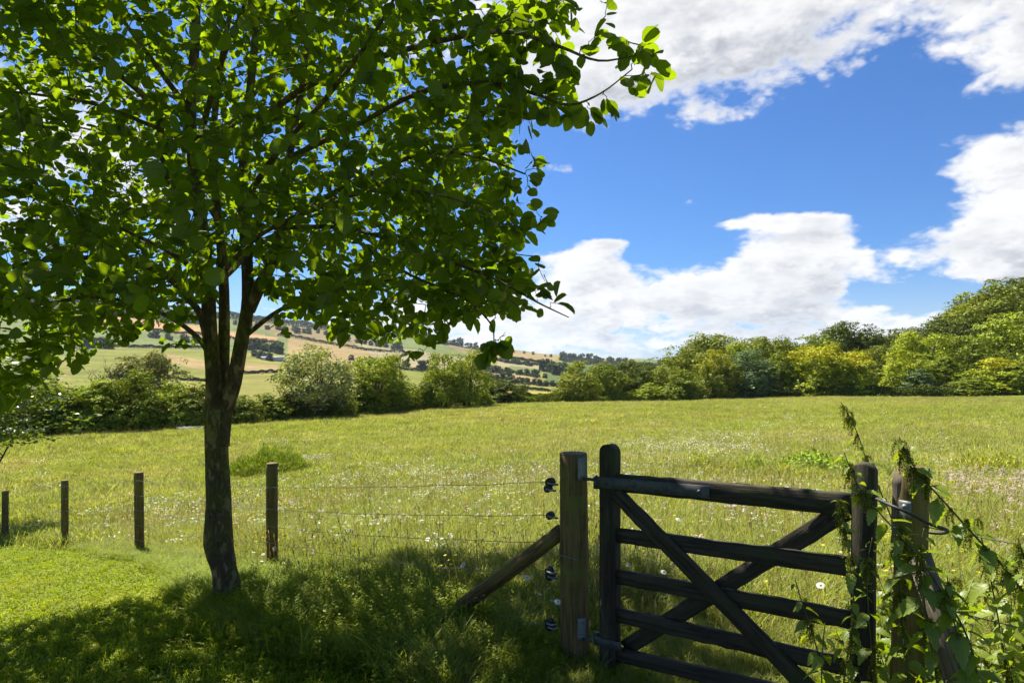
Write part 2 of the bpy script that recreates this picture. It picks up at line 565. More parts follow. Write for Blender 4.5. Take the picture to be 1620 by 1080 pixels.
def mat_bark():
    m, t, out = new_mat('tree_bark')
    tc = t.n('ShaderNodeTexCoord')
    mp = t.n('ShaderNodeMapping'); mp.inputs['Scale'].default_value = (16, 16, 7)
    t.link(tc.outputs['Object'], mp.inputs[0])
    a = t.noise(mp.outputs[0], 1.0, 7, 0.65)
    b = t.noise(tc.outputs['Object'], 28, 6, 0.7)
    c = t.noise(tc.outputs['Object'], 4, 4, 0.6)
    col = t.mix(t.mr(a, 0.35, 0.65), (0.065, 0.043, 0.020), (0.27, 0.19, 0.09))
    col = t.mix(t.mr(c, 0.42, 0.62, 0, 0.75), col, (0.16, 0.16, 0.03))
    col = t.mix(t.mr(b, 0.56, 0.66, 0, 0.7), col, (0.21, 0.19, 0.12))
    p = t.n('ShaderNodeBsdfPrincipled'); t.link(col, p.inputs['Base Color']); p.inputs['Roughness'].default_value = 0.9
    p.inputs['Specular IOR Level'].default_value = 0.2
    bn = t.n('ShaderNodeBump'); bn.inputs['Strength'].default_value = 1.0; bn.inputs['Distance'].default_value = 0.016
    ridge = t.mr(t.m('ABSOLUTE', t.m('SUBTRACT', a, 0.5)), 0.0, 0.06)
    t.link(t.m('ADD', t.m('ADD', a, t.m('MULTIPLY', b, 0.7)), ridge), bn.inputs['Height']); t.link(bn.outputs[0], p.inputs['Normal'])
    t.link(p.outputs[0], out.inputs[0])
    return m


def mat_flat(name, col, rough=0.7, metal=0.0, var=0.25, scale=20.0, bump=0.0):
    m, t, out = new_mat(name)
    tc = t.n('ShaderNodeTexCoord')
    n = t.noise(tc.outputs['Object'], scale, 5, 0.6)
    c = t.vm('SCALE', t.xyz(*col), t.mr(n, 0.3, 0.7, 1 - var, 1 + var))
    p = t.n('ShaderNodeBsdfPrincipled'); t.link(c, p.inputs['Base Color']); p.inputs['Roughness'].default_value = rough
    p.inputs['Metallic'].default_value = metal
    if bump:
        b = t.n('ShaderNodeBump'); b.inputs['Strength'].default_value = bump; b.inputs['Distance'].default_value = 0.002
        t.link(n, b.inputs['Height']); t.link(b.outputs[0], p.inputs['Normal'])
    t.link(p.outputs[0], out.inputs[0])
    return m


def mat_petal(name, col, trans=0.4):
    m, t, out = new_mat(name)
    oi = t.n('ShaderNodeObjectInfo')
    c = t.vm('SCALE', t.xyz(*col), t.m('ADD', 0.8, t.m('MULTIPLY', oi.outputs['Random'], 0.25)))
    leafy(t, out, c, trans, 0.02, 0.5, (1.0, 1.0, 1.0))
    return m


def mat_soil_grass(name, a, b, c, s=0.6):
    m, t, out = new_mat(name)
    geo = t.n('ShaderNodeNewGeometry')
    pos = geo.outputs['Position']
    n = t.noise(pos, s, 7, 0.65); n2 = t.noise(pos, 9 * s, 6, 0.7); n3 = t.noise(pos, 0.07, 4, 0.6)
    col = t.mix(t.mr(n, 0.35, 0.65), a, b)
    col = t.mix(t.mr(n3, 0.42, 0.62), col, c)
    col = t.vm('SCALE', col, t.mr(n2, 0.3, 0.7, 0.7, 1.3))
    p = t.n('ShaderNodeBsdfPrincipled'); t.link(col, p.inputs['Base Color']); p.inputs['Roughness'].default_value = 0.95
    p.inputs['Specular IOR Level'].default_value = 0.1
    bn = t.n('ShaderNodeBump'); bn.inputs['Strength'].default_value = 0.6; bn.inputs['Distance'].default_value = 0.05
    t.link(n2, bn.inputs['Height']); t.link(bn.outputs[0], p.inputs['Normal'])
    t.link(p.outputs[0], out.inputs[0])
    return m


def mat_farmland():
    m, t, out = new_mat('farmland_fields')
    at = t.n('ShaderNodeVertexColor', layer_name='tint')
    geo = t.n('ShaderNodeNewGeometry')
    n = t.noise(geo.outputs['Position'], 0.03, 6, 0.65); n2 = t.noise(geo.outputs['Position'], 0.25, 4, 0.7)
    k = t.m('MULTIPLY', t.mr(n, 0.3, 0.7, 0.8, 1.2), t.mr(n2, 0.3, 0.7, 0.85, 1.15))
    p = t.n('ShaderNodeBsdfPrincipled'); t.link(t.vm('SCALE', at.outputs[0], k), p.inputs['Base Color'])
    p.inputs['Roughness'].default_value = 0.95; p.inputs['Specular IOR Level'].default_value = 0.05
    t.link(p.outputs[0], out.inputs[0])
    return m


M_leaf = mat_leaf('broad_leaf', (0.070, 0.118, 0.006), (0.135, 0.190, 0.009), (0.085, 0.135, 0.006), 0.70, 0.015, veins=True, tcol=(1.9, 1.85, 0.33))
M_crown = mat_crown()
M_bark = mat_bark()
M_farbark = mat_flat('rough_bark', (0.07, 0.058, 0.042), 0.9, var=0.35, scale=6)
M_lawn = mat_grass('lawn_grass', (0.14, 0.20, 0.007), (0.30, 0.36, 0.014), (0.42, 0.38, 0.02), 0.50, 0.85, 0.5, 1.2)
M_meadow = mat_grass('meadow_blades', (0.155, 0.20, 0.022), (0.30, 0.34, 0.060), (0.42, 0.365, 0.17), 0.45, 0.70, 0.5, 0.30)
M_lush = mat_grass('lush_blades', (0.14, 0.19, 0.009), (0.26, 0.32, 0.014), (0.34, 0.33, 0.022), 0.6, 0.85, 0.5, 1.0)
M_stalk = mat_grass('seed_stalks', (0.16, 0.17, 0.05), (0.30, 0.245, 0.12), (0.26, 0.16, 0.10), 0.45, 0.7, 0.35, 0.15)
M_white = mat_petal('white_petals', (0.75, 0.75, 0.70), 0.3)
M_yellowp = mat_petal('yellow_petals', (0.62, 0.48, 0.03), 0.3)
M_pink = mat_petal('pink_petals', (0.56, 0.40, 0.40), 0.3)
M_purple = mat_petal('purple_petals', (0.33, 0.08, 0.30), 0.3)
M_nettle = mat_leaf('nettle_leaf', (0.09, 0.15, 0.010), (0.16, 0.22, 0.014), (0.21, 0.25, 0.016), 0.5, 0.03, veins=True, tcol=(1.6, 1.6, 0.4))
M_nstem = mat_flat('nettle_stem', (0.06, 0.065, 0.025), 0.7)
M_nflow = mat_leaf('nettle_flower', (0.11, 0.14, 0.018), (0.19, 0.21, 0.03), (0.14, 0.15, 0.02), 0.4, 0.01)
M_post = mat_wood('round_post_timber', (0.065, 0.040, 0.015), (0.21, 0.135, 0.050), (0.15, 0.145, 0.03), 0.42)
M_gate = mat_wood('dark_gate_timber', (0.018, 0.014, 0.010), (0.070, 0.055, 0.036), (0.048, 0.052, 0.016), 0.42)
M_old = mat_wood('grey_old_timber', (0.07, 0.052, 0.036), (0.22, 0.175, 0.125), (0.12, 0.11, 0.05), 0.25)
M_galv = mat_flat('galvanised_steel', (0.22, 0.235, 0.235), 0.55, 0.5, 0.25, 12, 0.2)
M_dsteel = mat_flat('dull_hinge_steel', (0.07, 0.075, 0.07), 0.6, 0.4, 0.3, 14, 0.2)
M_wire = mat_flat('fence_wire', (0.15, 0.155, 0.15), 0.45, 0.7)
M_black = mat_flat('black_plastic', (0.015, 0.015, 0.016), 0.6)
M_meadow_soil = mat_soil_grass('meadow_ground', (0.09, 0.13, 0.022), (0.14, 0.18, 0.030), (0.20, 0.20, 0.060), 0.5)
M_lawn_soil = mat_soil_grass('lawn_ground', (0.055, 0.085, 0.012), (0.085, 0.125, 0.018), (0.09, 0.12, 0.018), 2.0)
M_farm = mat_farmland()

# ------------------------------------------------------------------ the land
TAN, ORG, BRN = (0.40, 0.30, 0.145), (0.50, 0.32, 0.16), (0.31, 0.25, 0.12)
LGR, YGR, OLV, MGR = (0.20, 0.25, 0.085), (0.25, 0.275, 0.055), (0.29, 0.285, 0.07), (0.13, 0.185, 0.06)
YEL, PNK, WOOD, BEI = (0.42, 0.38, 0.085), (0.52, 0.36, 0.24), (0.045, 0.07, 0.03), (0.40, 0.35, 0.22)
fields = [  # outline as the photo shows it, crop colour
    ([(-200, 600), (1100, 560), (1100, 660), (-200, 760)], OLV),
    ([(-200, 440), (480, 500), (760, 552), (760, 580), (300, 552), (-200, 540)], LGR),
    ([(60, 490), (180, 500), (240, 507), (310, 515), (440, 534), (440, 543), (300, 531), (190, 517), (60, 506)], ORG),
    ([(-200, 400), (300, 500), (300, 513), (190, 501), (-200, 478)], WOOD),
    ([(-200, 560), (130, 518), (320, 534), (330, 550), (180, 549), (-200, 620)], LGR),
    ([(110, 553), (335, 553), (335, 572), (268, 560), (110, 640)], YGR),
    ([(262, 559), (330, 571), (440, 578), (440, 588), (385, 591), (330, 588), (270, 574)], TAN),
    ([(268, 573), (335, 589), (335, 603), (280, 601)], YGR),
    ([(340, 592), (480, 587), (480, 640), (340, 640)], OLV),
    ([(380, 505), (520, 520), (600, 545), (600, 556), (440, 532)], BRN),
    ([(455, 534), (600, 556), (650, 575), (560, 580), (455, 560)], TAN),
    ([(560, 540), (700, 560), (760, 572), (700, 590), (600, 570)], BEI),
    ([(620, 586), (762, 582), (762, 640), (620, 640)], YGR),
    ([(690, 540), (770, 548), (830, 556), (800, 567), (740, 562)], BRN),
    ([(752, 562), (776, 567), (776, 574), (752, 575)], PNK),
    ([(800, 566), (815, 556), (885, 562), (872, 577)], TAN),
    ([(786, 571), (862, 578), (856, 584), (786, 579)], BEI),
    ([(806, 578), (856, 584), (853, 597), (806, 590)], LGR),
    ([(760, 580), (853, 598), (850, 606), (764, 597)], TAN),
    ([(764, 597), (850, 606), (892, 606), (892, 612), (764, 603)], MGR),
    ([(815, 608), (872, 616), (872, 620), (815, 614)], TAN),
    ([(815, 618), (872, 619), (872, 626), (815, 626)], YEL),
    ([(815, 627), (872, 627), (872, 640), (815, 640)], TAN),
    ([(862, 572), (1010, 578), (1010, 610), (862, 604)], MGR),
]


def inpoly(px, py, poly):
    ins = np.zeros(px.shape, bool)
    n = len(poly)
    for i in range(n):
        x0, y0 = poly[i]; x1, y1 = poly[(i + 1) % n]
        if y0 == y1: continue
        c = ((y0 > py) != (y1 > py)) & (px < (x1 - x0) * (py - y0) / (y1 - y0) + x0)
        ins ^= c
    return ins


def build_land():
    fov = np.arange(-42, 42.01, 0.14)
    rest = np.concatenate([np.arange(-180, -42, 3.0), np.arange(42.2, 180, 3.0)])
    ang = R(1) * np.sort(np.concatenate([fov, rest]))
    rad = np.concatenate([np.arange(0.4, 12, 0.16), np.geomspace(12, 6000, 330)])
    A, Rr = np.meshgrid(ang, rad, indexing='ij')
    X = Rr * np.sin(A); Y = Rr * np.cos(A)
    Z = gz(X, Y)
    na, nr = A.shape
    V = np.stack([X, Y, Z], -1).reshape(-1, 3)
    V = np.vstack([V, [0, 0, gz1(0.001, 0.001)]])
    idx = np.arange(na * nr).reshape(na, nr)
    nx = np.roll(idx, -1, axis=0)
    Q = np.stack([idx[:, :-1], idx[:, 1:], nx[:, 1:], nx[:, :-1]], -1).reshape(-1, 4)
    T = np.stack([np.full(na, na * nr), idx[:, 0], nx[:, 0]], -1)
    c = V[Q].mean(axis=1)
    r = np.hypot(c[:, 0], c[:, 1])
    outm = r > edge_r(c[:, 0], c[:, 1]) + 2.5
    outm |= (np.abs(np.arctan2(c[:, 0], c[:, 1])) > 1.25) & (r > 60)
    lawn = (lawn_mask(c[:, 0], c[:, 1]) > 0) & ~outm
    mead = ~outm & ~lawn
    u = V[:, 0] / np.maximum(V[:, 1], 1e-3); px = 810 + F * u; py = 575 - F * (V[:, 2] - E) / np.maximum(V[:, 1], 1e-3)
    colr = np.tile(np.array(OLV), (len(V), 1))
    for poly, k in fields:
        colr[inpoly(px, py, poly) & (V[:, 1] > 60)] = k
    hid = (px > 1010) | (px < -200)
    colr *= (.52, .50, .42)
    colr[hid] = (0.10, 0.13, 0.04)

    def piece(name, F4, F3, mat, vc=None):
        used = np.unique(np.concatenate([F4.ravel(), F3.ravel()])) if len(F3) else np.unique(F4)
        mp = np.full(len(V), -1); mp[used] = np.arange(len(used))
        me = nmesh(name, V[used], [mp[F4]] + ([mp[F3]] if len(F3) else []), mat, True, vcol=None if vc is None else vc[used])
        o = link(name, me)
        return tag(o, kind='structure')
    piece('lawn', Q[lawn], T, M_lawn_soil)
    piece('meadow', Q[mead], T[:0], M_meadow_soil)
    o = piece('farmland', Q[outm], T[:0], M_farm, colr)
    o['label'] = 'far farmland of tan and green fields rising to a ridge'


build_land()


# ------------------------------------------------------------------ grass and flowers, scattered
def blades(n, h0, h1, w, spread, lean, seed, mat_seed=False):
    """a clump of bent grass blades"""
    rg = np.random.default_rng(seed)
    V = []; F3 = []; UV = []; k = 0
    for i in range(n):
        a = rg.uniform(0, 2 * np.pi); rr = spread * math.sqrt(rg.uniform())
        bx, by = rr * math.cos(a), rr * math.sin(a)
        h = rg.uniform(h0, h1); d = rg.uniform(0, 2 * np.pi); l = rg.uniform(0.15, 1) * lean * h
        ww = w * rg.uniform(0.6, 1.3)
        nx, ny = -math.sin(d) * ww, math.cos(d) * ww
        for j, (f, wf) in enumerate(((0, 1), (0.4, 0.9), (0.75, 0.6))):
            cx, cy, cz = bx + math.cos(d) * l * f * f, by + math.sin(d) * l * f * f, h * f * (1 - 0.25 * f * lean)
            V += [(cx - nx * wf, cy - ny * wf, cz), (cx + nx * wf, cy + ny * wf, cz)]
            UV += [(0, f), (1, f)]
        V.append((bx + math.cos(d) * l, by + math.sin(d) * l, h * (1 - 0.25 * lean))); UV.append((.5, 1))
        for q in (0, 2):
            F3 += [(k + q, k + q + 1, k + q + 3), (k + q, k + q + 3, k + q + 2)]
        F3.append((k + 4, k + 5, k + 6))
        k += 7
    return np.array(V), np.array(F3), np.array(UV)


def src(name, me):
    return bpy.data.objects.new(name, me)


def coll(name, objs):
    c = bpy.data.collections.new(name)
    for o in objs: c.objects.link(o)
    return c


def scatter(name, pts, scl, collection, nvar, label, cat, seed=0, tilt=0.15, kind='stuff'):
    """one object that sets instances of the clumps on its points"""
    n = len(pts); rg = np.random.default_rng(seed)
    me = bpy.data.meshes.new(name)
    me.vertices.add(n); me.vertices.foreach_set('co', np.asarray(pts, np.float32).ravel())
    rot = np.stack([rg.normal(0, tilt, n), rg.normal(0, tilt, n), rg.uniform(0, 6.283, n)], -1).astype(np.float32)
    a = me.attributes.new('rot', 'FLOAT_VECTOR', 'POINT'); a.data.foreach_set('vector', rot.ravel())
    a = me.attributes.new('scl', 'FLOAT', 'POINT'); a.data.foreach_set('value', np.asarray(scl, np.float32))
    a = me.attributes.new('pick', 'INT', 'POINT'); a.data.foreach_set('value', rg.integers(0, nvar, n).astype(np.int32))
    o = link(name, me)
    ng = bpy.data.node_groups.new(name + '_nodes', 'GeometryNodeTree')
    ng.interface.new_socket('Geometry', in_out='INPUT', socket_type='NodeSocketGeometry')
    ng.interface.new_socket('Geometry', in_out='OUTPUT', socket_type='NodeSocketGeometry')
    t = NT(ng)
    gi = t.n('NodeGroupInput'); go = t.n('NodeGroupOutput')
    ci = t.n('GeometryNodeCollectionInfo'); ci.inputs['Collection'].default_value = collection
    ci.inputs['Separate Children'].default_value = True; ci.inputs['Reset Children'].default_value = True
    ip = t.n('GeometryNodeInstanceOnPoints'); ip.inputs['Pick Instance'].default_value = True
    def attr(nm, typ):
        nd = t.n('GeometryNodeInputNamedAttribute', data_type=typ); nd.inputs['Name'].default_value = nm
        return nd.outputs['Attribute']
    t.link(gi.outputs[0], ip.inputs['Points']); t.link(ci.outputs[0], ip.inputs['Instance'])
    t.link(attr('pick', 'INT'), ip.inputs['Instance Index'])
    er = t.n('FunctionNodeEulerToRotation'); t.link(attr('rot', 'FLOAT_VECTOR'), er.inputs[0])
    t.link(er.outputs[0], ip.inputs['Rotation'])
    t.link(attr('scl', 'FLOAT'), ip.inputs['Scale'])
    t.link(ip.outputs[0], go.inputs[0])
    md = o.modifiers.new('scatter', 'NODES'); md.node_group = ng
    return tag(o, label, cat, kind=kind)


def polar_points(n, r0, r1, a0=-44, a1=44, seed=0, p=1.0):
    """points in a ring sector; p=1 even in area, lower = denser near the eye"""
    rg = np.random.default_rng(seed)
    r = np.sqrt(r0 ** 2 + (r1 ** 2 - r0 ** 2) * rg.uniform(size=n)) if p == 1.0 else r0 * (r1 / r0) ** rg.uniform(size=n)
    a = R(1) * rg.uniform(a0, a1, n)
    return r * np.sin(a), r * np.cos(a)


def put(x, y, dz=0.0):
    return np.stack([x, y, gz(x, y) + dz], -1)


def build_grass():
    # ---- lawn
    L = []
    for i in range(5):
        V, Fc, UV = blades(70, 0.018, 0.055, 0.0028, 0.11, 0.9, 100 + i)
        # a few clover leaflets between the blades
        rg = np.random.default_rng(i)
        cv = []; cf = []; cu = []
        for j in range(10):
            a, rr, z = rg.uniform(0, 6.28), 0.1 * math.sqrt(rg.uniform()), rg.uniform(0.02, 0.04)
            cx, cy = rr * math.cos(a), rr * math.sin(a)
            for k3 in range(3):
                b = a + k3 * 2.09; s = 0.009; kk = len(cv)
                cv += [(cx, cy, z), (cx + s * math.cos(b - .6), cy + s * math.sin(b - .6), z + .003), (cx + 1.3 * s * math.cos(b), cy + 1.3 * s * math.sin(b), z + .001), (cx + s * math.cos(b + .6), cy + s * math.sin(b + .6), z + .003)]
                cf += [(kk, kk + 1, kk + 2), (kk, kk + 2, kk + 3)]; cu += [(0, .5)] * 4
        bg = Bag(); bg.add(V, Fc, UV); bg.add(np.array(cv), np.array(cf), np.array(cu))
        L.append(src('lawn_tuft', bg.mesh('lawn_tuft', M_lawn, False, True)))
    cl = coll('lawn_tufts', L)
    x, y = polar_points(30000, 2.2, 16, -46, 44, 1)
    m = lawn_mask(x, y) > -0.1
    x, y = x[m], y[m]
    scatter('lawn_grass', put(x, y), np.random.default_rng(2).uniform(0.7, 1.35, len(x)), cl, 5, 'short mown lawn grass with clover under the tree', 'grass', 3)
    # ---- tall meadow grass
    T = []
    for i in range(6):
        bg = Bag()
        bg.add(*blades(34, 0.12, 0.30, 0.0035, 0.12, 1.0, 200 + i))
        T.append(src('meadow_tuft', bg.mesh('meadow_tuft', M_meadow, False, True)))
    ct = coll('meadow_tufts', T)
    x, y = polar_points(60000, 2.3, 14, -44, 47, 4)
    m = (lawn_mask(x, y) < 0.05)
    x, y = x[m], y[m]
    hh = 0.7 + 0.7 * fbm(x, y, 1.3, 5)
    s_, t_ = fence_st(x, y); hh = hh * (1 - .55 * smooth01(-t_, -.5, .0) * (1 - smooth01(-t_, 1.5, 1.9)) * smooth01(s_, -1.6, -.6)) * (1 - .45 * smooth01(s_, -.9, -.1) * smooth01(t_, .2, 1.5))
    scatter('meadow_grass', put(x, y), hh * np.random.default_rng(6).uniform(0.75, 1.2, len(x)), ct, 6, 'tall rough meadow grass beyond the wire fence', 'grass', 7)
    # lush bank of weeds along the fence and round the tree foot
    Lu = []
    for i in range(5):
        bg = Bag(); bg.add(*blades(40, 0.12, 0.34, 0.0055, 0.13, 1.3, 300 + i))
        rg = np.random.default_rng(70 + i)
        for j in range(6):      # leafy weed stems
            a, rr = rg.uniform(0, 6.28), 0.12 * math.sqrt(rg.uniform()); h = rg.uniform(.12, .3)
            for q in range(12):
                b = rg.uniform(0, 6.28); z = h * (0.2 + 0.8 * q / 11); s = rg.uniform(0.018, 0.035)
                c = np.array((rr * math.cos(a), rr * math.sin(a), z)); d = np.array((math.cos(b), math.sin(b), rg.uniform(-.3, .5))); e = np.array((-math.sin(b), math.cos(b), 0)) * 0.35
                Vq = np.array([c, c + s * (d * .5 + e), c + s * 1.1 * d, c + s * (d * .5 - e)])
                bg.add(Vq, np.array([(0, 1, 2), (0, 2, 3)]), np.array([(0, .6)] * 4))
        Lu.append(src('lush_tuft', bg.mesh('lush_tuft', M_lush, False, True)))
    cu = coll('lush_tufts', Lu)
    rg = np.random.default_rng(9)
    t_ = rg.uniform(-1.8, 13, 9000); s_ = rg.normal(0.25, 0.38, 9000)
    x = F0[0] + FD[0] * t_ + FN[0] * s_; y = F0[1] + FD[1] * t_ + FN[1] * s_
    m = (lawn_mask(x, y) < 0.1) & (s_ > -1.1) & (y > 2.0)
    x, y, t_ = x[m], y[m], t_[m]
    k = np.interp(t_, [-1.8, -1.5, -.2, .3, 1, 4, 6, 13], [.6, .32, .32, .6, .8, .55, .45, .4])
    scatter('fence_bank_weeds', put(x, y), k * rg.uniform(0.7, 1.15, len(x)), cu, 5, 'lush green weeds and long grass along the fence foot', 'undergrowth', 10)
    # ---- mid and far meadow: wider clumps
    W = []
    for i in range(6):
        bg = Bag(); bg.add(*blades(90, 0.13, 0.30, 0.007, 0.42, 1.0, 400 + i))
        W.append(src('wide_tuft', bg.mesh('wide_tuft', M_meadow, False, True)))
    cw = coll('wide_tufts', W)
    x, y = polar_points(26000, 12, 36, -42, 42, 11)
    x2, y2 = polar_points(36000, 34, 104, -42, 42, 12)
    x, y = np.concatenate([x, x2]), np.concatenate([y, y2])
    m = (lawn_mask(x, y) < 0) & (np.hypot(x, y) < edge_r(x, y) + 1.5)
    x, y = x[m], y[m]; r = np.hypot(x, y)
    scatter('far_meadow_grass', put(x, y), (0.45 + 0.75 * fbm(x, y, 6, 15) + 0.6 * fbm(x, y, 1.7, 19, 2)) * np.where(r > 35, 1.25, 1.0), cw, 6, 'grass of the wide hay meadow sloping down to the trees', 'grass', 13)
    # ---- seed heads / stalks
    SH = []
    for i in range(4):
        rg = np.random.default_rng(500 + i); bg = Bag()
        for j in range(9):
            a, rr = rg.uniform(0, 6.28), 0.3 * math.sqrt(rg.uniform()); h = rg.uniform(.3, .52); d = rg.uniform(0, 6.28); l = rg.uniform(0, .12)
            p0 = np.array((rr * math.cos(a), rr * math.sin(a), 0)); p1 = p0 + np.array((l * math.cos(d), l * math.sin(d), h))
            w = np.array((-math.sin(d), math.cos(d), 0)) * 0.0014
            bg.add(np.array([p0 - w, p0 + w, p1 + w, p1 - w]), np.array([(0, 1, 2, 3)]), np.array([(0, .3)] * 4))
            w = w * 4; p2 = p1 + np.array((.01, 0, .055)); pm = (p1 + p2) / 2
            bg.add(np.array([p1, pm + w, p2, pm - w]), np.array([(0, 1, 2, 3)]), np.array([(0, 1)] * 4))
        SH.append(src('seed_stalks', bg.mesh('seed_stalks', M_stalk, False, True)))
    cs = coll('seed_heads', SH)
    x, y = polar_points(2200, 3.5, 14, -42, 45, 14); x2, y2 = polar_points(26000, 13, 100, -42, 42, 16)
    x, y = np.concatenate([x, x2]), np.concatenate([y, y2])
    m = (lawn_mask(x, y) < -0.5) & (np.hypot(x, y) < edge_r(x, y)) & (fbm(x, y, 11, 33) > np.random.default_rng(1).uniform(0.2, 0.75, len(x)))
    x, y = x[m], y[m]
    scatter('seed_heads', put(x, y), np.random.default_rng(17).uniform(0.7, 1.1, len(x)), cs, 4, 'dry brown grass seed heads standing over the meadow', 'grass', 18)


def flower_mesh(kind, seed, mat):
    rg = np.random.default_rng(seed); bg = Bag()
    n = {'daisy': 4, 'umbel': 2, 'spike': 5, 'butter': 5}[kind]
    for j in range(n):
        a, rr = rg.uniform(0, 6.28), 0.16 * math.sqrt(rg.uniform()); h = rg.uniform(.28, .42)
        c = np.array((rr * math.cos(a), rr * math.sin(a), h))
        if kind == 'daisy':
            tl = rg.normal(0, .35, 2)
            for k in range(9):
                b = k * 0.698; d = np.array((math.cos(b), math.sin(b), tl[0] * math.cos(b) + tl[1] * math.sin(b))); e = np.array((-math.sin(b), math.cos(b), 0)) * .0055
                bg.add(np.array([c, c + d * .014 + e, c + d * .023, c + d * .014 - e]), np.array([(0, 1, 2, 3)]))
        elif kind in ('umbel', 'spike'):
            for k in range(16 if kind == 'umbel' else 12):
                b = rg.uniform(0, 6.28); q = math.sqrt(rg.uniform()) * (.034 if kind == 'umbel' else .014)
                p = c + np.array((q * math.cos(b), q * math.sin(b), rg.uniform(-.004, .006) if kind == 'umbel' else rg.uniform(-.05, .02))); s = rg.uniform(.004, .007)
                bg.add(p + s * np.array([(1, 0, 0.2), (0, 1, 0), (-1, 0, 0.2), (0, -1, 0)]), np.array([(0, 1, 2, 3)]))
        else:
            for k in range(5):
                b = k * 1.2566; d = np.array((math.cos(b), math.sin(b), .5)) * .011; e = np.array((-math.sin(b), math.cos(b), 0)) * .006
                bg.add(np.array([c, c + d * .7 + e, c + d, c + d * .7 - e]), np.array([(0, 1, 2, 3)]))
    return bg.mesh(kind, mat)


def build_flowers():
    rg = np.random.default_rng(40)
    da = coll('white_flower_heads', [src('daisy', flower_mesh('daisy', 1, M_white)), src('daisy', flower_mesh('daisy', 2, M_white)), src('umbel', flower_mesh('umbel', 3, M_white)), src('umbel', flower_mesh('umbel', 4, M_white))])
    x, y = polar_points(60000, 4, 90, -42, 42, 41, p=0)
    px = 810 + F * x / y; py = 575 + F * (E - gz(x, y) - .35) / y
    def blob(cx, cy, sx, sy, w): return w * np.exp(-((px - cx) / sx) ** 2 - ((py - cy) / sy) ** 2)
    d = 0.010 + blob(250, 790, 190, 26, .8) + blob(690, 750, 230, 22, .9) + blob(560, 800, 260, 25, .25) + blob(930, 735, 160, 16, .7) + blob(1080, 702, 110, 10, 1.4) + blob(1180, 680, 90, 9, 1.4) + blob(1280, 655, 110, 9, .4)
    d += blob(1480, 690, 130, 28, .30) + blob(60, 770, 90, 20, .4) + blob(480, 695, 60, 4, 1.2) + blob(1000, 640, 60, 3, .2) + blob(1150, 780, 200, 60, .12) + blob(60, 725, 90, 8, .25)
    d *= 0.25 + 1.5 * fbm(x, y, 1.6, 44)
    m = (rg.uniform(size=len(x)) < d * .50 * (fbm(x, y, 3.0, 91, 3) > .44)) & (lawn_mask(x, y) < -0.4) & (np.hypot(x, y) < edge_r(x, y) - 2)
    x, y = x[m], y[m]; r = np.hypot(x, y)
    scatter('white_wildflowers', put(x, y, -0.05), np.clip(0.62 + r / 75, .6, 1.25) * rg.uniform(.8, 1.2, len(x)), da, 4, 'drifts of small white daisies and yarrow in the meadow', 'wildflowers', 42)
    bu = coll('yellow_flower_heads', [src('buttercup', flower_mesh('butter', 5, M_yellowp)), src('buttercup', flower_mesh('butter', 6, M_yellowp))])
    x, y = polar_points(9000, 4, 70, -42, 42, 43, p=0)
    m = (rg.uniform(size=len(x)) < .22 * fbm(x, y, 2.5, 60) ** 2 + .16 * (x > 4) * (fbm(x, y, 4, 61) > .55)) & (lawn_mask(x, y) < -0.4)
    x, y = x[m], y[m]
    scatter('yellow_wildflowers', put(x, y, -0.04), rg.uniform(.8, 1.5, len(x)), bu, 2, 'scattered yellow flowers among the meadow grass', 'wildflowers', 44)
    pk = coll('pink_flower_heads', [src('marjoram', flower_mesh('spike', 7, M_pink)), src('marjoram', flower_mesh('umbel', 8, M_pink))])
    x, y = polar_points(26000, 4, 60, -42, 42, 45, p=0)
    px = 810 + F * x / y; py = 575 + F * (E - gz(x, y) - .35) / y
    d = blob(1520, 770, 90, 22, 1.0) + blob(1310, 692, 40, 6, 1.0) + blob(1440, 700, 60, 8, .35) + blob(1600, 800, 50, 30, .8) + blob(1190, 800, 90, 22, .12) + .01
    m = (rg.uniform(size=len(x)) < d * (fbm(x, y, .6, 46) > .45)) & (lawn_mask(x, y) < -0.4)
    x, y = x[m], y[m]
    scatter('pink_wildflowers', put(x, y, 0.02), rg.uniform(.9, 1.4, len(x)), pk, 2, 'pale pink flower patches in the meadow right of the gate', 'wildflowers', 47)


build_grass()
build_flowers()


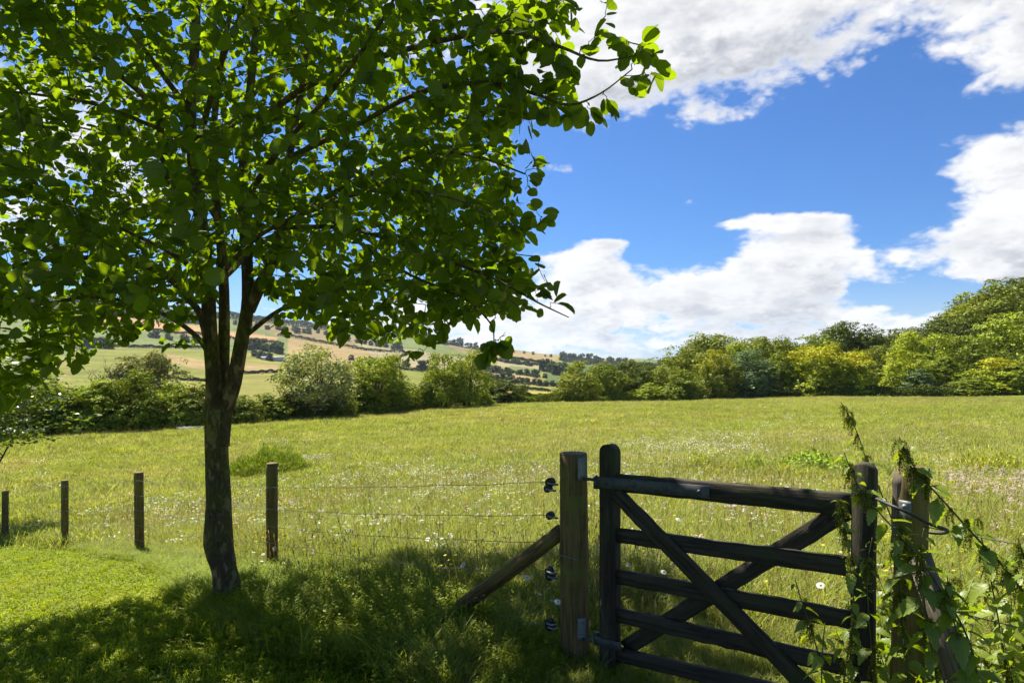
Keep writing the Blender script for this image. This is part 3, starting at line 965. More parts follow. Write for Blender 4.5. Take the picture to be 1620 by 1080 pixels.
# ------------------------------------------------------------------ further trees, shrubs and hedges
def crown_mesh(name, seed, kind='round', nleaf=11000, leaf=0.022, mat=None, lobes=20, bottom=0.0):
    """crown of unit height and width, standing on z=0: lobes > sprays > leaves"""
    rg = np.random.default_rng(seed)
    C = []; Rr = []
    for i in range(lobes * 6):
        if len(C) >= lobes: break
        z = rg.uniform(0.10, 0.86)
        if kind == 'oval': rz = 0.40 * math.sin(math.pi * min(1, (z + .06)) ** 0.85) ** 0.7
        elif kind == 'bush': rz = 0.40 * (1 - max(0, z - .35) ** 1.6 * 1.9)
        elif kind == 'loose': rz = 0.40 * math.sin(math.pi * (z * .8 + .15)) ** .6
        elif kind == 'spread':
            z = rg.uniform(0.34, 0.86); rz = 0.38 * math.sqrt(max(0.05, 1 - ((z - .5) / .42) ** 2))
        elif kind == 'hedge': rz = 0.42 if z < .7 else .30
        else: rz = 0.39 * math.sqrt(max(0.05, 1 - ((z - .42) / .56) ** 2))
        a = rg.uniform(0, 6.283); q = rz * rg.uniform(0.45, 1.0)
        c = np.array((q * math.cos(a), q * math.sin(a), z))
        r = rg.uniform(0.11, 0.20) * (0.8 if kind == 'loose' else 1)
        if any(np.linalg.norm(c - c2) < 0.55 * (r + r2) for c2, r2 in zip(C, Rr)): continue
        C.append(c); Rr.append(r)
    C = np.array(C); Rr = np.array(Rr)
    ns = 34 if kind != 'loose' else 26
    k = rg.integers(0, len(C), len(C) * ns)
    d = rg.normal(size=(len(k), 3)); d[:, 2] = d[:, 2] * .8 + .25; d /= np.linalg.norm(d, axis=1)[:, None]
    sp = C[k] + d * (Rr[k] * rg.uniform(0.72, 1.12, len(k)))[:, None]
    if kind in ('round', 'oval', 'bush', 'hedge'):      # leaves down to the ground all round
        nb = len(sp) // 4
        a = rg.uniform(0, 6.283, nb); z = rg.uniform(0.02, 0.4, nb); q = 0.44 * rg.uniform(.7, 1, nb)
        sp = np.vstack([sp, np.stack([q * np.cos(a), q * np.sin(a), z], -1)]); d = np.vstack([d, np.stack([np.cos(a), np.sin(a), a * 0 + .4], -1)])
    sp[:, 2] = np.clip(sp[:, 2], 0.012 + bottom, 1.0)
    j = rg.integers(0, len(sp), nleaf)
    sr = 0.026 if kind != 'loose' else 0.034
    pos = sp[j] + rg.normal(size=(nleaf, 3)) * (sr, sr, sr * .55)
    inner = rg.uniform(size=nleaf) < 0.10
    pos[inner] = pos[inner] * (.55, .55, 1)
    pos[:, 2] = np.maximum(pos[:, 2], 0.004 + bottom)
    nrm = d[j] * 0.95 + rg.normal(size=(nleaf, 3)) * 0.45 + (0, 0, 0.35)
    nrm /= np.linalg.norm(nrm, axis=1)[:, None]
    t = np.cross(nrm, rg.normal(size=(nleaf, 3))); t /= np.linalg.norm(t, axis=1)[:, None]
    b = np.cross(nrm, t)
    s = leaf * rg.uniform(0.6, 1.35, nleaf)[:, None]
    V = np.stack([pos - t * s, pos + b * s * .55 + nrm * s * .15, pos + t * s, pos - b * s * .55 + nrm * s * .15], 1).reshape(-1, 3)
    Q = np.arange(nleaf * 4).reshape(-1, 4)
    return nmesh(name, V, [Q], mat or M_crown), C


def trunk_mesh(name, C, seed, h0=0.0, r=0.022, limbs=8, stems=1):
    rg = np.random.default_rng(seed); bg = Bag()
    for s in range(stems):
        ox, oy = rg.normal(0, .05 * (stems > 1), 2)
        top = np.array((ox * 3, oy * 3, 0.72))
        pts = spline([(ox, oy, -0.03), (ox * 1.3 + rg.normal(0, .01), oy * 1.3, .22), (ox * 2 + rg.normal(0, .02), oy * 2, .45), top], 9)
        bg.add(*tube(pts, np.linspace(r, r * .3, 9), 7))
        for c in C[rg.permutation(len(C))[:limbs]]:
            i = rg.integers(2, 6); p = pts[i]
            mid = p * .5 + c * .5 + np.array((0, 0, .03))
            bg.add(*tube(spline([p, mid, c], 6), np.linspace(r * .4, r * .1, 6), 5))
    return bg.mesh(name, M_farbark, True)


VAR = {}


def variant(key, **kw):
    tk = dict(r=kw.pop('r', .022), limbs=kw.pop('limbs', 8), stems=kw.pop('stems', 1))
    cm, C = crown_mesh('crown', **kw)
    VAR[key] = (cm, trunk_mesh('trunk', C, kw['seed'] + 50, **tk))


for i in range(4): variant('round%d' % i, seed=20 + i, kind='round', nleaf=15000, leaf=.018, lobes=26)
for i in range(2): variant('oval%d' % i, seed=30 + i, kind='oval', nleaf=15000, leaf=.018, lobes=26)
for i in range(4): variant('bush%d' % i, seed=40 + i, kind='bush', nleaf=15000, leaf=.020, lobes=24, stems=3, r=.012)
for i in range(3): variant('loose%d' % i, seed=50 + i, kind='loose', nleaf=9500, leaf=.017, lobes=28, stems=3, limbs=12, r=.02)
for i in range(2): variant('spread%d' % i, seed=60 + i, kind='spread', nleaf=12000, leaf=.018, lobes=24, limbs=12, r=.025)

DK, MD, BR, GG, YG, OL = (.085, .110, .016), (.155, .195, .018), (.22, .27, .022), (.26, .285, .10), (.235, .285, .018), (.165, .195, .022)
trees = [  # px centre, distance, photo top y, photo width, variant, colour, yellow top, name, category, label
    # left hedgerow behind the meadow
    (-30, 41, 590, 130, 'bush0', MD, 0, 'shrub', 'bushy green shrub at the left edge of the frame, in the hedgerow'),
    (78, 43, 600, 110, 'bush1', MD, 0, 'shrub', 'bushy shrub in the hedgerow behind the leftmost fence post'),
    (150, 44, 598, 95, 'bush2', BR, 0, 'shrub', 'bright leafy shrub of the hedgerow with the small stake at its foot'),
    (212, 45, 588, 85, 'bush3', MD, 0, 'shrub', 'broad green hedgerow shrub standing below the pale rounded tree'),
    (270, 46, 602, 80, 'bush0', BR, 0, 'shrub', 'yellow-green hedgerow shrub just left of the trunk of the big near tree'),
    (322, 47, 606, 70, 'bush1', OL, 0, 'shrub', 'hedgerow shrub half hidden behind the trunk of the big near tree'),
    (378, 49, 622, 66, 'bush2', OL, 0, 'shrub', 'low yellowish hedgerow shrub just right of the trunk of the big near tree'),
    (425, 52, 622, 62, 'bush3', MD, 0, 'shrub', 'low green hedgerow shrub between the big near tree and the silvery willow'),
    (462, 54, 618, 56, 'bush0', DK, 0, 'shrub', 'dark low shrub at the left foot of the silvery willow'),
    (530, 57, 612, 62, 'bush1', MD, 0, 'shrub', 'leafy shrub at the right foot of the silvery willow'),
    (578, 60, 606, 60, 'bush2', MD, 0, 'shrub', 'green shrub under the thin tree right of the willow'),
    (628, 64, 592, 58, 'bush3', OL, 0, 'shrub', 'olive shrub between the thin tree and the tall tree with split trunks'),
    (668, 67, 600, 46, 'bush0', MD, 0, 'shrub', 'small shrub just left of the tall tree with split trunks'),
    (232, 62, 556, 100, 'spread0', (.19, .20, .07), 0, 'tree', 'pale rounded brownish-green tree rising behind the left hedgerow'),
    (492, 55, 544, 112, 'loose0', GG, 0, 'willow_tree', 'silvery pale green willow rising out of the hedgerow'),
    (597, 62, 556, 90, 'loose1', BR, 0, 'tree', 'thin loose yellow-green tree right of the silvery willow'),
    (700, 68, 552, 62, 'loose2', BR, 0, 'tree', 'tall leafy tree with dark ivy-clad trunk, left of the split pair'),
    (738, 70, 551, 74, 'loose0', BR, 0, 'tree', 'tall tree with split trunks at the right end of the hedgerow'),
    (762, 72, 618, 34, 'bush1', BR, 0, 'shrub', 'small light green shrub before the dark round bush'),
    (795, 80, 598, 60, 'bush2', DK, 0, 'shrub', 'dark round bush at the gap in the meadow edge'),
    (824, 84, 606, 28, 'round1', DK, 0, 'tree', 'slim dark little tree beside the dark round bush'),
    (848, 85, 632, 34, 'bush3', MD, 0, 'shrub', 'low shrub in the gap below the yellow field'),
    (872, 84, 622, 26, 'bush0', OL, 0, 'shrub', 'low olive shrub at the left foot of the yellowish oval tree'),
    (888, 88, 610, 36, 'bush1', MD, 0, 'shrub', 'taller green shrub left of the yellowish oval tree'),
    (917, 86, 570, 58, 'oval0', (.22, .25, .03), 0, 'tree', 'yellowish oval tree standing alone by the gap, dense to the ground'),
    (955, 92, 574, 52, 'round0', MD, 0, 'tree', 'bright green round tree just right of the yellowish oval tree'),
    (985, 95, 590, 46, 'bush2', OL, 0, 'shrub', 'olive shrub right of the bright green round tree'),
    (1012, 96, 580, 50, 'round1', DK, 0, 'tree', 'dark green tree in the middle of the far meadow edge'),
    (1030, 92, 606, 50, 'bush3', BR, 0, 'shrub', 'light green shrub in front of the dark middle trees'),
    (1058, 95, 572, 56, 'round2', OL, 0, 'tree', 'grey-green tree left of the big wood on the right'),
    (1080, 90, 586, 58, 'bush1', MD, 0, 'shrub', 'green shrub at the left end of the big wood'),
    # the wood on the right
    (1092, 120, 548, 90, 'round3', OL, 0, 'tree', 'dull olive tree behind the left end of the big wood'),
    (1140, 128, 528, 110, 'round0', OL, 0, 'tree', 'tall olive tree on the left shoulder of the big wood'),
    (1132, 97, 556, 66, 'oval1', OL, .6, 'tree', 'tree with orange-tinged left side at the front of the wood'),
    (1182, 99, 556, 84, 'round1', (.10, .15, .06), 0, 'tree', 'dark grey-green drooping tree at the front of the wood'),
    (1170, 118, 540, 74, 'oval0', BR, 0, 'tree', 'yellow-green tree behind the dark grey-green drooping tree'),
    (1222, 118, 520, 78, 'round2', OL, 0, 'tree', 'tall rounded olive tree left of the yellow-topped pair'),
    (1240, 100, 556, 60, 'bush0', MD, 0, 'tree', 'low green tree at the wood front, left of the yellow-topped pair'),
    (1290, 98, 545, 86, 'round3', YG, .95, 'tree', 'yellow-topped tree at the wood front, left one of the pair'),
    (1345, 97, 556, 78, 'round0', YG, 1.0, 'tree', 'brightest yellow-topped tree at the wood front, right one of the pair'),
    (1285, 122, 532, 84, 'round1', MD, 0, 'tree', 'green tree rising behind the yellow-topped pair'),
    (1338, 128, 512, 84, 'spread1', DK, 0, 'tree', 'tall dark tree towering behind the yellow-topped pair'),
    (1388, 118, 538, 64, 'round2', OL, 0, 'tree', 'grey-green tree in the dip of the wood'),
    (1405, 125, 528, 60, 'round3', DK, 0, 'tree', 'dark tree in the dip of the wood, left of the bright green one'),
    (1432, 98, 556, 66, 'oval1', YG, .3, 'tree', 'bright yellow-green tree right of the dip at the wood front'),
    (1455, 108, 522, 84, 'loose1', YG, 0, 'tree', 'tall light green feathery tree right of the dip'),
    (1452, 95, 584, 46, 'bush1', (.12, .17, .07), 0, 'shrub', 'grey-green shrub at the foot of the light green feathery tree'),
    (1488, 98, 562, 66, 'bush2', MD, 0, 'shrub', 'green shrub at the wood front below the right-hand slope'),
    (1500, 118, 502, 78, 'round0', DK, 0, 'tree', 'tall dark tree at the start of the rising right-hand slope'),
    (1535, 124, 482, 96, 'round1', OL, 0, 'tree', 'big olive tree halfway up the right-hand slope'),
    (1578, 128, 452, 110, 'round3', OL, 0, 'tree', 'big dull green tree high on the right-hand slope'),
    (1640, 130, 428, 130, 'round2', DK, 0, 'tree', 'topmost dark tree of the slope, cut by the right edge'),
    (1536, 106, 530, 80, 'oval0', MD, 0, 'tree', 'mid green tree in front of the right-hand slope'),
    (1580, 93, 568, 92, 'bush3', YG, .9, 'shrub', 'yellow-flushed shrub at the front of the right-hand slope'),
    (1600, 108, 500, 110, 'oval1', BR, 0, 'tree', 'light green arching tree near the right edge of the frame'),
    (1530, 92, 596, 60, 'bush0', MD, 0, 'shrub', 'low green shrub left of the yellow-flushed shrub'),
    (1650, 90, 560, 100, 'bush1', MD, 0, 'shrub', 'green shrub at the right edge along the meadow top'),
    (1690, 110, 470, 130, 'round3', MD, 0, 'tree', 'large green tree just past the right edge of the frame'),
]


def put_tree(px, Y, top, w, var, col, aut, name, label, cat=None, group=None, sq=1.0):
    x = (px - 810) / F * Y
    z = gz1(x, Y)
    zt = E + (575 - top) / F * Y
    h = max(1.0, zt - z) * 1.03
    wd = w / F * Y * 1.28
    cm, tm = VAR[var]
    rz = random.uniform(0, 6.28)
    r = empty(name, (x, Y, z - 0.05), rz)
    tag(r, label, cat or ('shrub' if name == 'shrub' else 'tree'), group)
    t = link('trunk', tm, r); t.scale = (wd, wd, h)
    c = link('crown', cm, r); c.scale = (wd, wd, h)
    c.color = (*col, 1 - aut)
    return r


for (px, Y, top, w, var, col, aut, name, label) in trees:
    put_tree(px, Y, top, w, var, col, aut, name, label)

# filler trees deeper in the wood, seen only as gaps between the front ones
gaps = [(1115, 150, 540, 90), (1200, 150, 536, 90), (1260, 150, 534, 90), (1320, 155, 530, 90), (1370, 150, 532, 90), (1420, 150, 520, 90), (1470, 150, 508, 90), (1520, 155, 488, 100), (1560, 160, 468, 110), (1610, 160, 440, 120), (1660, 165, 425, 120),
        (1060, 140, 566, 80), (1010, 140, 570, 70), (970, 140, 574, 60)]
for i, (px, Y, top, w) in enumerate(gaps):
    put_tree(px, Y, top, w, 'round%d' % (i % 4), DK, 0, 'tree', 'dark tree deep inside the wood, glimpsed between the front trees', group='trees deep in the wood')


def dead_tree():
    b = P(176, 640, 58); z = gz1(b[0], b[1])
    r = empty('bare_tree', (b[0], b[1], z)); tag(r, 'leafless grey dead tree with thin bare branches behind the left hedgerow', 'tree')
    rg = np.random.default_rng(3); bg = Bag()
    H = (E + (575 - 566) / F * 58) - z
    def grow(p, d, L, rad, lev):
        pts = [p]
        for k in range(4):
            d = d + rg.normal(0, .16, 3); d[2] += .05; d /= np.linalg.norm(d); pts.append(pts[-1] + d * L / 4)
        bg.add(*tube(pts, np.linspace(rad, rad * .55, 5), 5))
        if lev < 4:
            for k in range(3 if lev else 4):
                dd = d + rg.normal(0, .55, 3); dd[2] = abs(dd[2]); dd /= np.linalg.norm(dd)
                grow(pts[rg.integers(2, 5)], dd, L * .68, rad * .55, lev + 1)
    for k in range(2): grow(np.array((k * .6, 0, -.2)), np.array((rg.normal(0, .2), 0, 1.)), H * .42, .11, 0)
    link('trunk', bg.mesh('trunk', M_farbark, True), r)


dead_tree()


# ---- dark band of low growth at the foot of the hedgerows, one strip per side of the gap
def low_hedge(name, p0, p1, h, w, n, leaf, col, label, seed, dense=1.0):
    """leafy hedge from p0 to p1 (x, y)"""
    rg = np.random.default_rng(seed)
    p0 = np.array(p0, float); p1 = np.array(p1, float); d = p1 - p0; L = np.linalg.norm(d); d /= L; nn = np.array((-d[1], d[0]))
    s = rg.uniform(0, L, n); prof = h * (0.65 + 0.55 * vnoise(s, s * 0, max(h * 1.6, 1), seed))
    z = prof * np.sqrt(rg.uniform(0, 1, n)); wv = w * .5 * np.sqrt(np.clip(1.05 - (z / prof) ** 2, .1, 1)) * np.sign(rg.normal(size=n)) * rg.uniform(.6, 1, n)
    x = p0[0] + d[0] * s + nn[0] * wv; y = p0[1] + d[1] * s + nn[1] * wv
    pos = np.stack([x, y, gz(x, y) + z], -1)
    nrm = rg.normal(size=(n, 3)) + (0, 0, .6); nrm[:, :2] += nn * np.sign(wv)[:, None] * .6; nrm /= np.linalg.norm(nrm, axis=1)[:, None]
    t = np.cross(nrm, rg.normal(size=(n, 3))); t /= np.linalg.norm(t, axis=1)[:, None]; b = np.cross(nrm, t)
    q = leaf * rg.uniform(.6, 1.3, n)[:, None]
    V = np.stack([pos - t * q, pos + b * q * .6, pos + t * q, pos - b * q * .6], 1)
    c = np.array((p0[0], p0[1], gz1(*p0)))
    me = nmesh(name, (V - c).reshape(-1, 3), [np.arange(n * 4).reshape(-1, 4)], M_crown)
    o = link(name, me); o.location = c; o.color = (*col, 1)
    return tag(o, label, 'hedge')


def G(px, Y):
    return ((px - 810) / F * Y, Y)


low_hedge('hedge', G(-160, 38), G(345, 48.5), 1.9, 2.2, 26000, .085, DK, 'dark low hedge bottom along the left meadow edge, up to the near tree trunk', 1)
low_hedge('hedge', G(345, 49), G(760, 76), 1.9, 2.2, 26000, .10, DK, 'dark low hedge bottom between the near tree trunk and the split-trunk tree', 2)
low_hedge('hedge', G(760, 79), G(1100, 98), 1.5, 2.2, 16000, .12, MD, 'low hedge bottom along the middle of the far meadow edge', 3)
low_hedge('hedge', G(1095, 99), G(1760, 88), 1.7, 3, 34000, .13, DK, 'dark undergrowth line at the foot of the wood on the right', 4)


# ---- distant hedges and trees over the farmland
for i in range(3):
    cm, C = crown_mesh('crown', 80 + i, 'round', 700, .085, None, 14); VAR['far%d' % i] = (cm, trunk_mesh('trunk', C, 5, r=.03, limbs=3))


def ground_hit(px, py, y0=100):
    """where the photo's line of sight at px, py meets the far land"""
    Y = np.geomspace(y0, 4000, 900); u = (px - 810) / F
    zz = gz(u * Y, Y); ray = E + (575 - py) / F * Y
    k = np.nonzero(ray < zz)[0]
    Yh = Y[k[0]] if len(k) else 1500.0
    return u * Yh, Yh


far_hedges = [
    ((180, 549), (320, 551), 'dark hedge between the pale green field and the yellow-green field at the left'),
    ((190, 514), (310, 530), 'thin hedge under the orange stubble field at the left'),
    ((310, 530), (440, 544), 'thin hedge under the orange field right of the near trunk'),
    ((280, 601), (335, 604), 'short hedge at the lower end of the green field left of the near trunk'),
    ((385, 592), (480, 588), 'hedge between the tan field and the olive field right of the near trunk'),
    ((440, 532), (640, 560), 'long hedge running down the hillside behind the silvery willow'),
    ((560, 580), (700, 592), 'hedge on the hillside behind the thin trees'),
    ((690, 541), (801, 562), 'hedge below the crest of the ridge at the middle'),
    ((801, 567), (866, 577), 'dark hedge along the lower side of the big tan field'),
    ((752, 577), (853, 599), 'hedge above the long brown field strip'),
    ((766, 598), (888, 612), 'thick tree-dotted hedge below the long brown strip'),
    ((815, 614), (870, 620), 'low dark hedge above the yellow field'),
    ((818, 627), (868, 629), 'low hedge at the lower side of the yellow field'),
    ((786, 571), (862, 579), 'row of bushes along the beige strip'),
]
for i, (a, b, lab) in enumerate(far_hedges):
    A, B = ground_hit(*a), ground_hit(*b)
    d = (A[1] + B[1]) / 2
    h = min(max(1.8, d * .0048), 6)
    low_hedge('hedge', A, B, h, h * .9, 2600, max(.3, d * .0011), (.035, .055, .022), lab, 100 + i)

far_tr = []
rgf = np.random.default_rng(77)
def row(a, b, n, size, lab, jit=3):
    for k in range(n):
        f = (k + rgf.uniform(.1, .9)) / n
        far_tr.append((a[0] + (b[0] - a[0]) * f + rgf.normal(0, jit * .4), a[1] + (b[1] - a[1]) * f + rgf.normal(0, jit * .15), size * rgf.uniform(.7, 1.3), lab))
row((700, 544), (768, 553), 8, 9, 'far tree on the ridge crest near the small farmhouse')
row((795, 556), (815, 557), 3, 7, 'far tree of the clump on the skyline above the big tan field')
row((826, 559), (884, 566), 4, 4, 'far small tree dotted on the skyline along the top of the tan field')
row((884, 570), (1000, 580), 20, 10, 'far bluish tree of the wood falling away right of the tan field', 4)
row((862, 585), (905, 600), 14, 15, 'far dark tree of the thick copse left of the yellowish oval tree', 8)
row((815, 592), (865, 598), 6, 9, 'far tree along the lower side of the pale green strip')
row((764, 586), (812, 594), 7, 10, 'far round tree above the long brown field strip')
row((794, 572), (845, 580), 9, 7, 'far small round tree of the row on the beige strip')
row((766, 601), (888, 613), 15, 11, 'far tree in the thick hedge below the long brown strip')
row((378, 548), (450, 560), 14, 13, 'far dark tree among the farm buildings right of the near trunk', 8)
row((400, 562), (430, 572), 4, 10, 'far tree standing before the grey farm shed', 4)
row((200, 500), (330, 512), 20, 13, 'far tree above the orange field, left of the near trunk', 10)
row((120, 546), (175, 552), 6, 14, 'far dark tree at the left end of the dark hedge', 3)
row((370, 514), (520, 531), 14, 8, 'far tree above the orange field, right of the near trunk', 6)
row((230, 532), (330, 545), 8, 9, 'far bushy tree in the pale green field below the orange field', 5)
row((520, 534), (640, 556), 10, 10, 'far tree on the hillside behind the silvery willow', 4)
row((640, 532), (700, 541), 7, 8, 'far tree on the ridge above the split-trunk tree')
row((540, 570), (700, 588), 10, 12, 'far tree seen between the thin trees of the hedgerow', 5)
for (px, py, s, lab) in far_tr:
    X, Y = ground_hit(px, py)
    put_tree(px, Y, 0, 1, 'far%d' % rgf.integers(0, 3), (.055, .08, .026), 0, 'far_tree', lab, 'tree', lab.replace('far tree', 'far trees'))
    r = bpy.context.scene.collection.objects[-1].parent
    hh = s / F * Y * 1.15; r.location = (X, Y, gz1(X, Y) - .2)
    for c in r.children: c.scale = (hh * 1.05, hh * 1.05, hh)


def ridge_wood(name, a, b, h, n, label, seed):
    A, B = ground_hit(*a), ground_hit(*b)
    o = low_hedge(name, A, B, h, h * 3, n, 2.2, (.05, .075, .03), label, seed)
    o['kind'] = 'stuff'; o['category'] = 'woodland'
ridge_wood('woodland', (330, 502), (700, 541), 14, 9000, 'blue-green wood along the ridge behind the near tree', 201)
ridge_wood('woodland', (890, 572), (1060, 584), 12, 5000, 'hazy wood falling along the ridge to the right', 202)
ridge_wood('woodland', (-200, 478), (330, 502), 16, 9000, 'wood along the ridge seen under the left branches', 203)


# small far buildings of the village
def barn(px, py, w, h, col, label, roofc):
    X, Y = ground_hit(px, py); z = gz1(X, Y)
    W = w / F * Y; H = h / F * Y; D = W * .5
    r = empty('barn', (X, Y, z), R(20)); tag(r, label, 'building')
    V, Fc = boxV((-W / 2, -D / 2, -1), (W / 2, D / 2, H * .6)); link('wall', nmesh('wall', V, [Fc], mat_flat('barn_wall', col, .8)), r)
    V = np.array([(-W * .53, -D * .55, H * .6), (W * .53, -D * .55, H * .6), (W * .53, D * .55, H * .6), (-W * .53, D * .55, H * .6), (-W * .53, 0, H), (W * .53, 0, H)])
    link('roof', nmesh('roof', V, [np.array([(0, 1, 5, 4), (3, 4, 5, 2), (0, 3, 2, 1)]), np.array([(0, 4, 3), (1, 2, 5)])], mat_flat('barn_roof', roofc, .6)), r)
barn(432, 570, 34, 6, (.45, .44, .46), 'long grey farm shed among the trees below the orange field', (.36, .37, .40))
barn(738, 551, 10, 4, (.5, .45, .4), 'small far farmhouse among trees on the ridge', (.30, .27, .26))
barn(418, 563, 18, 5, (.4, .37, .36), 'low farm roof left of the long grey shed', (.28, .24, .25))


# small things at the left meadow edge
def stake():
    x, y = G(127, 40); z = gz1(x, y)
    V, fs = tube([(0, 0, -.2), (.01, 0, .35), (0, .01, .62)], (.05, .048, .045), 8)
    o = link('stake', nmesh('stake', V, fs, M_old)); o.location = (x, y, z)
    tag(o, 'short grey stake at the foot of the left hedgerow', 'stake')
    x, y = G(300, 44); z = gz1(x, y)
    r = empty('water_trough', (x, y, z), R(12)); tag(r, 'pale low trough half hidden at the hedge foot left of the near trunk', 'trough')
    m = mat_flat('pale_trough', (.55, .55, .52), .6)
    bg = Bag()
    for lo, hi in (((-.75, -.25, .02), (.75, -.22, .34)), ((-.75, .22, .02), (.75, .25, .34)), ((-.75, -.219, .02), (-.72, .219, .34)), ((.72, -.219, .02), (.75, .219, .34)), ((-.719, -.219, .03), (.719, .219, .06))):
        bg.add(*boxV(lo, hi))
    link('basin', bg.mesh('basin', m), r)
    V, fs = tube([(-.78, -.27, .35), (.78, -.27, .35), (.78, .27, .35), (-.78, .27, .35), (-.78, -.27, .35)], .018, 6)
    link('rim', nmesh('rim', V, fs, m, True), r)
stake()


# leafy clumps standing in the meadow
def clump(px, py, Y, w, h, n, leaf, col, label, seed, mat=None, spiky=False, name='leafy_clump', cat='plant'):
    x, y = G(px, Y); rg = np.random.default_rng(seed)
    z = gz1(x, y); W = w / F * Y; H = h / F * Y
    a = rg.uniform(0, 6.283, n); q = np.sqrt(rg.uniform(size=n)) * W / 2
    hh = H * (1 - (q / (W / 2)) ** 2 * .7) * (0.6 + .6 * vnoise(a * 3 + 20, q * 3, .7, seed))
    zz = hh * rg.uniform(.15, 1, n)
    pos = np.stack([q * np.cos(a), q * np.sin(a) * .8, zz], -1); pos[:, 2] += gz(x + pos[:, 0], y + pos[:, 1]) - z
    if spiky:
        t = rg.normal(size=(n, 3)) * .45 + (0, 0, 1); t[:, :2] += pos[:, :2] / W
    else:
        t = rg.normal(size=(n, 3)) + (0, 0, .3)
    t /= np.linalg.norm(t, axis=1)[:, None]
    b = np.cross(t, rg.normal(size=(n, 3))); b /= np.linalg.norm(b, axis=1)[:, None]
    s = leaf * rg.uniform(.6, 1.4, n)[:, None]; wf = .16 if spiky else .5
    V = np.stack([pos - t * s, pos + b * s * wf, pos + t * s, pos - b * s * wf], 1).reshape(-1, 3)
    o = link(name, nmesh(name, V, [np.arange(4 * n).reshape(-1, 4)], mat or M_crown)); o.location = (x, y, z); o.color = (*col, 1)
    return tag(o, label, cat)
clump(425, 715, 21, 130, 48, 11000, .07, (.20, .27, .035), 'mound of tall rank grass in the meadow just right of the near trunk', 1, spiky=True)
clump(480, 694, 24, 150, 17, 1100, .04, (.8, .8, .8), 'strip of white blossom behind the grass mound', 2, mat=M_white, name='blossom_strip')
clump(1285, 715, 12.5, 165, 46, 6500, .038, (.22, .32, .028), 'bright green leafy clump in the meadow above the middle of the gate', 3)
clump(1195, 725, 12.5, 90, 42, 2600, .05, (.24, .32, .035), 'small spiky green clump left of the bright leafy one', 4, spiky=True)
clump(1108, 720, 14, 60, 36, 1800, .03, (.32, .37, .025), 'small yellow-green clump above the hinge end of the gate', 5)
clump(1560, 720, 11, 150, 62, 4800, .045, (.34, .36, .05), 'tall yellowish weeds in the meadow at the right edge', 6, spiky=True)
clump(560, 712, 20, 60, 14, 900, .06, (.18, .22, .03), 'low dark grass tussock right of the grass mound', 7, spiky=True)
clump(100, 730, 22, 150, 16, 1500, .06, (.20, .26, .03), 'low green tussocks behind the left fence posts', 8, spiky=True)


def glossy_shrub():
    """near shrub at the left edge with large shiny leaves"""
    m = mat_leaf('shiny_leaf', (.09, .13, .02), (.17, .21, .03), (.13, .17, .02), .45, .05, rough=.3)
    Y = 14.0; x = (-70 - 810) / F * Y; z = gz1(x, Y)
    r = empty('glossy_shrub', (x, Y, z)); tag(r, 'small tree with shiny grey-green leaves overhanging at the left edge, above the leftmost fence post', 'shrub')
    cm, C = crown_mesh('crown', 91, 'loose', 8500, .017, m, 34)
    h = E + (575 - 560) / F * Y - z
    c = link('crown', cm, r); c.scale = (5.0, 4.2, h * .62); c.location = (0, 0, h * .40)
    t = link('trunk', trunk_mesh('trunk', C, 6, r=.007, limbs=7, stems=3), r); t.scale = (5.0, 4.2, h)
glossy_shrub()


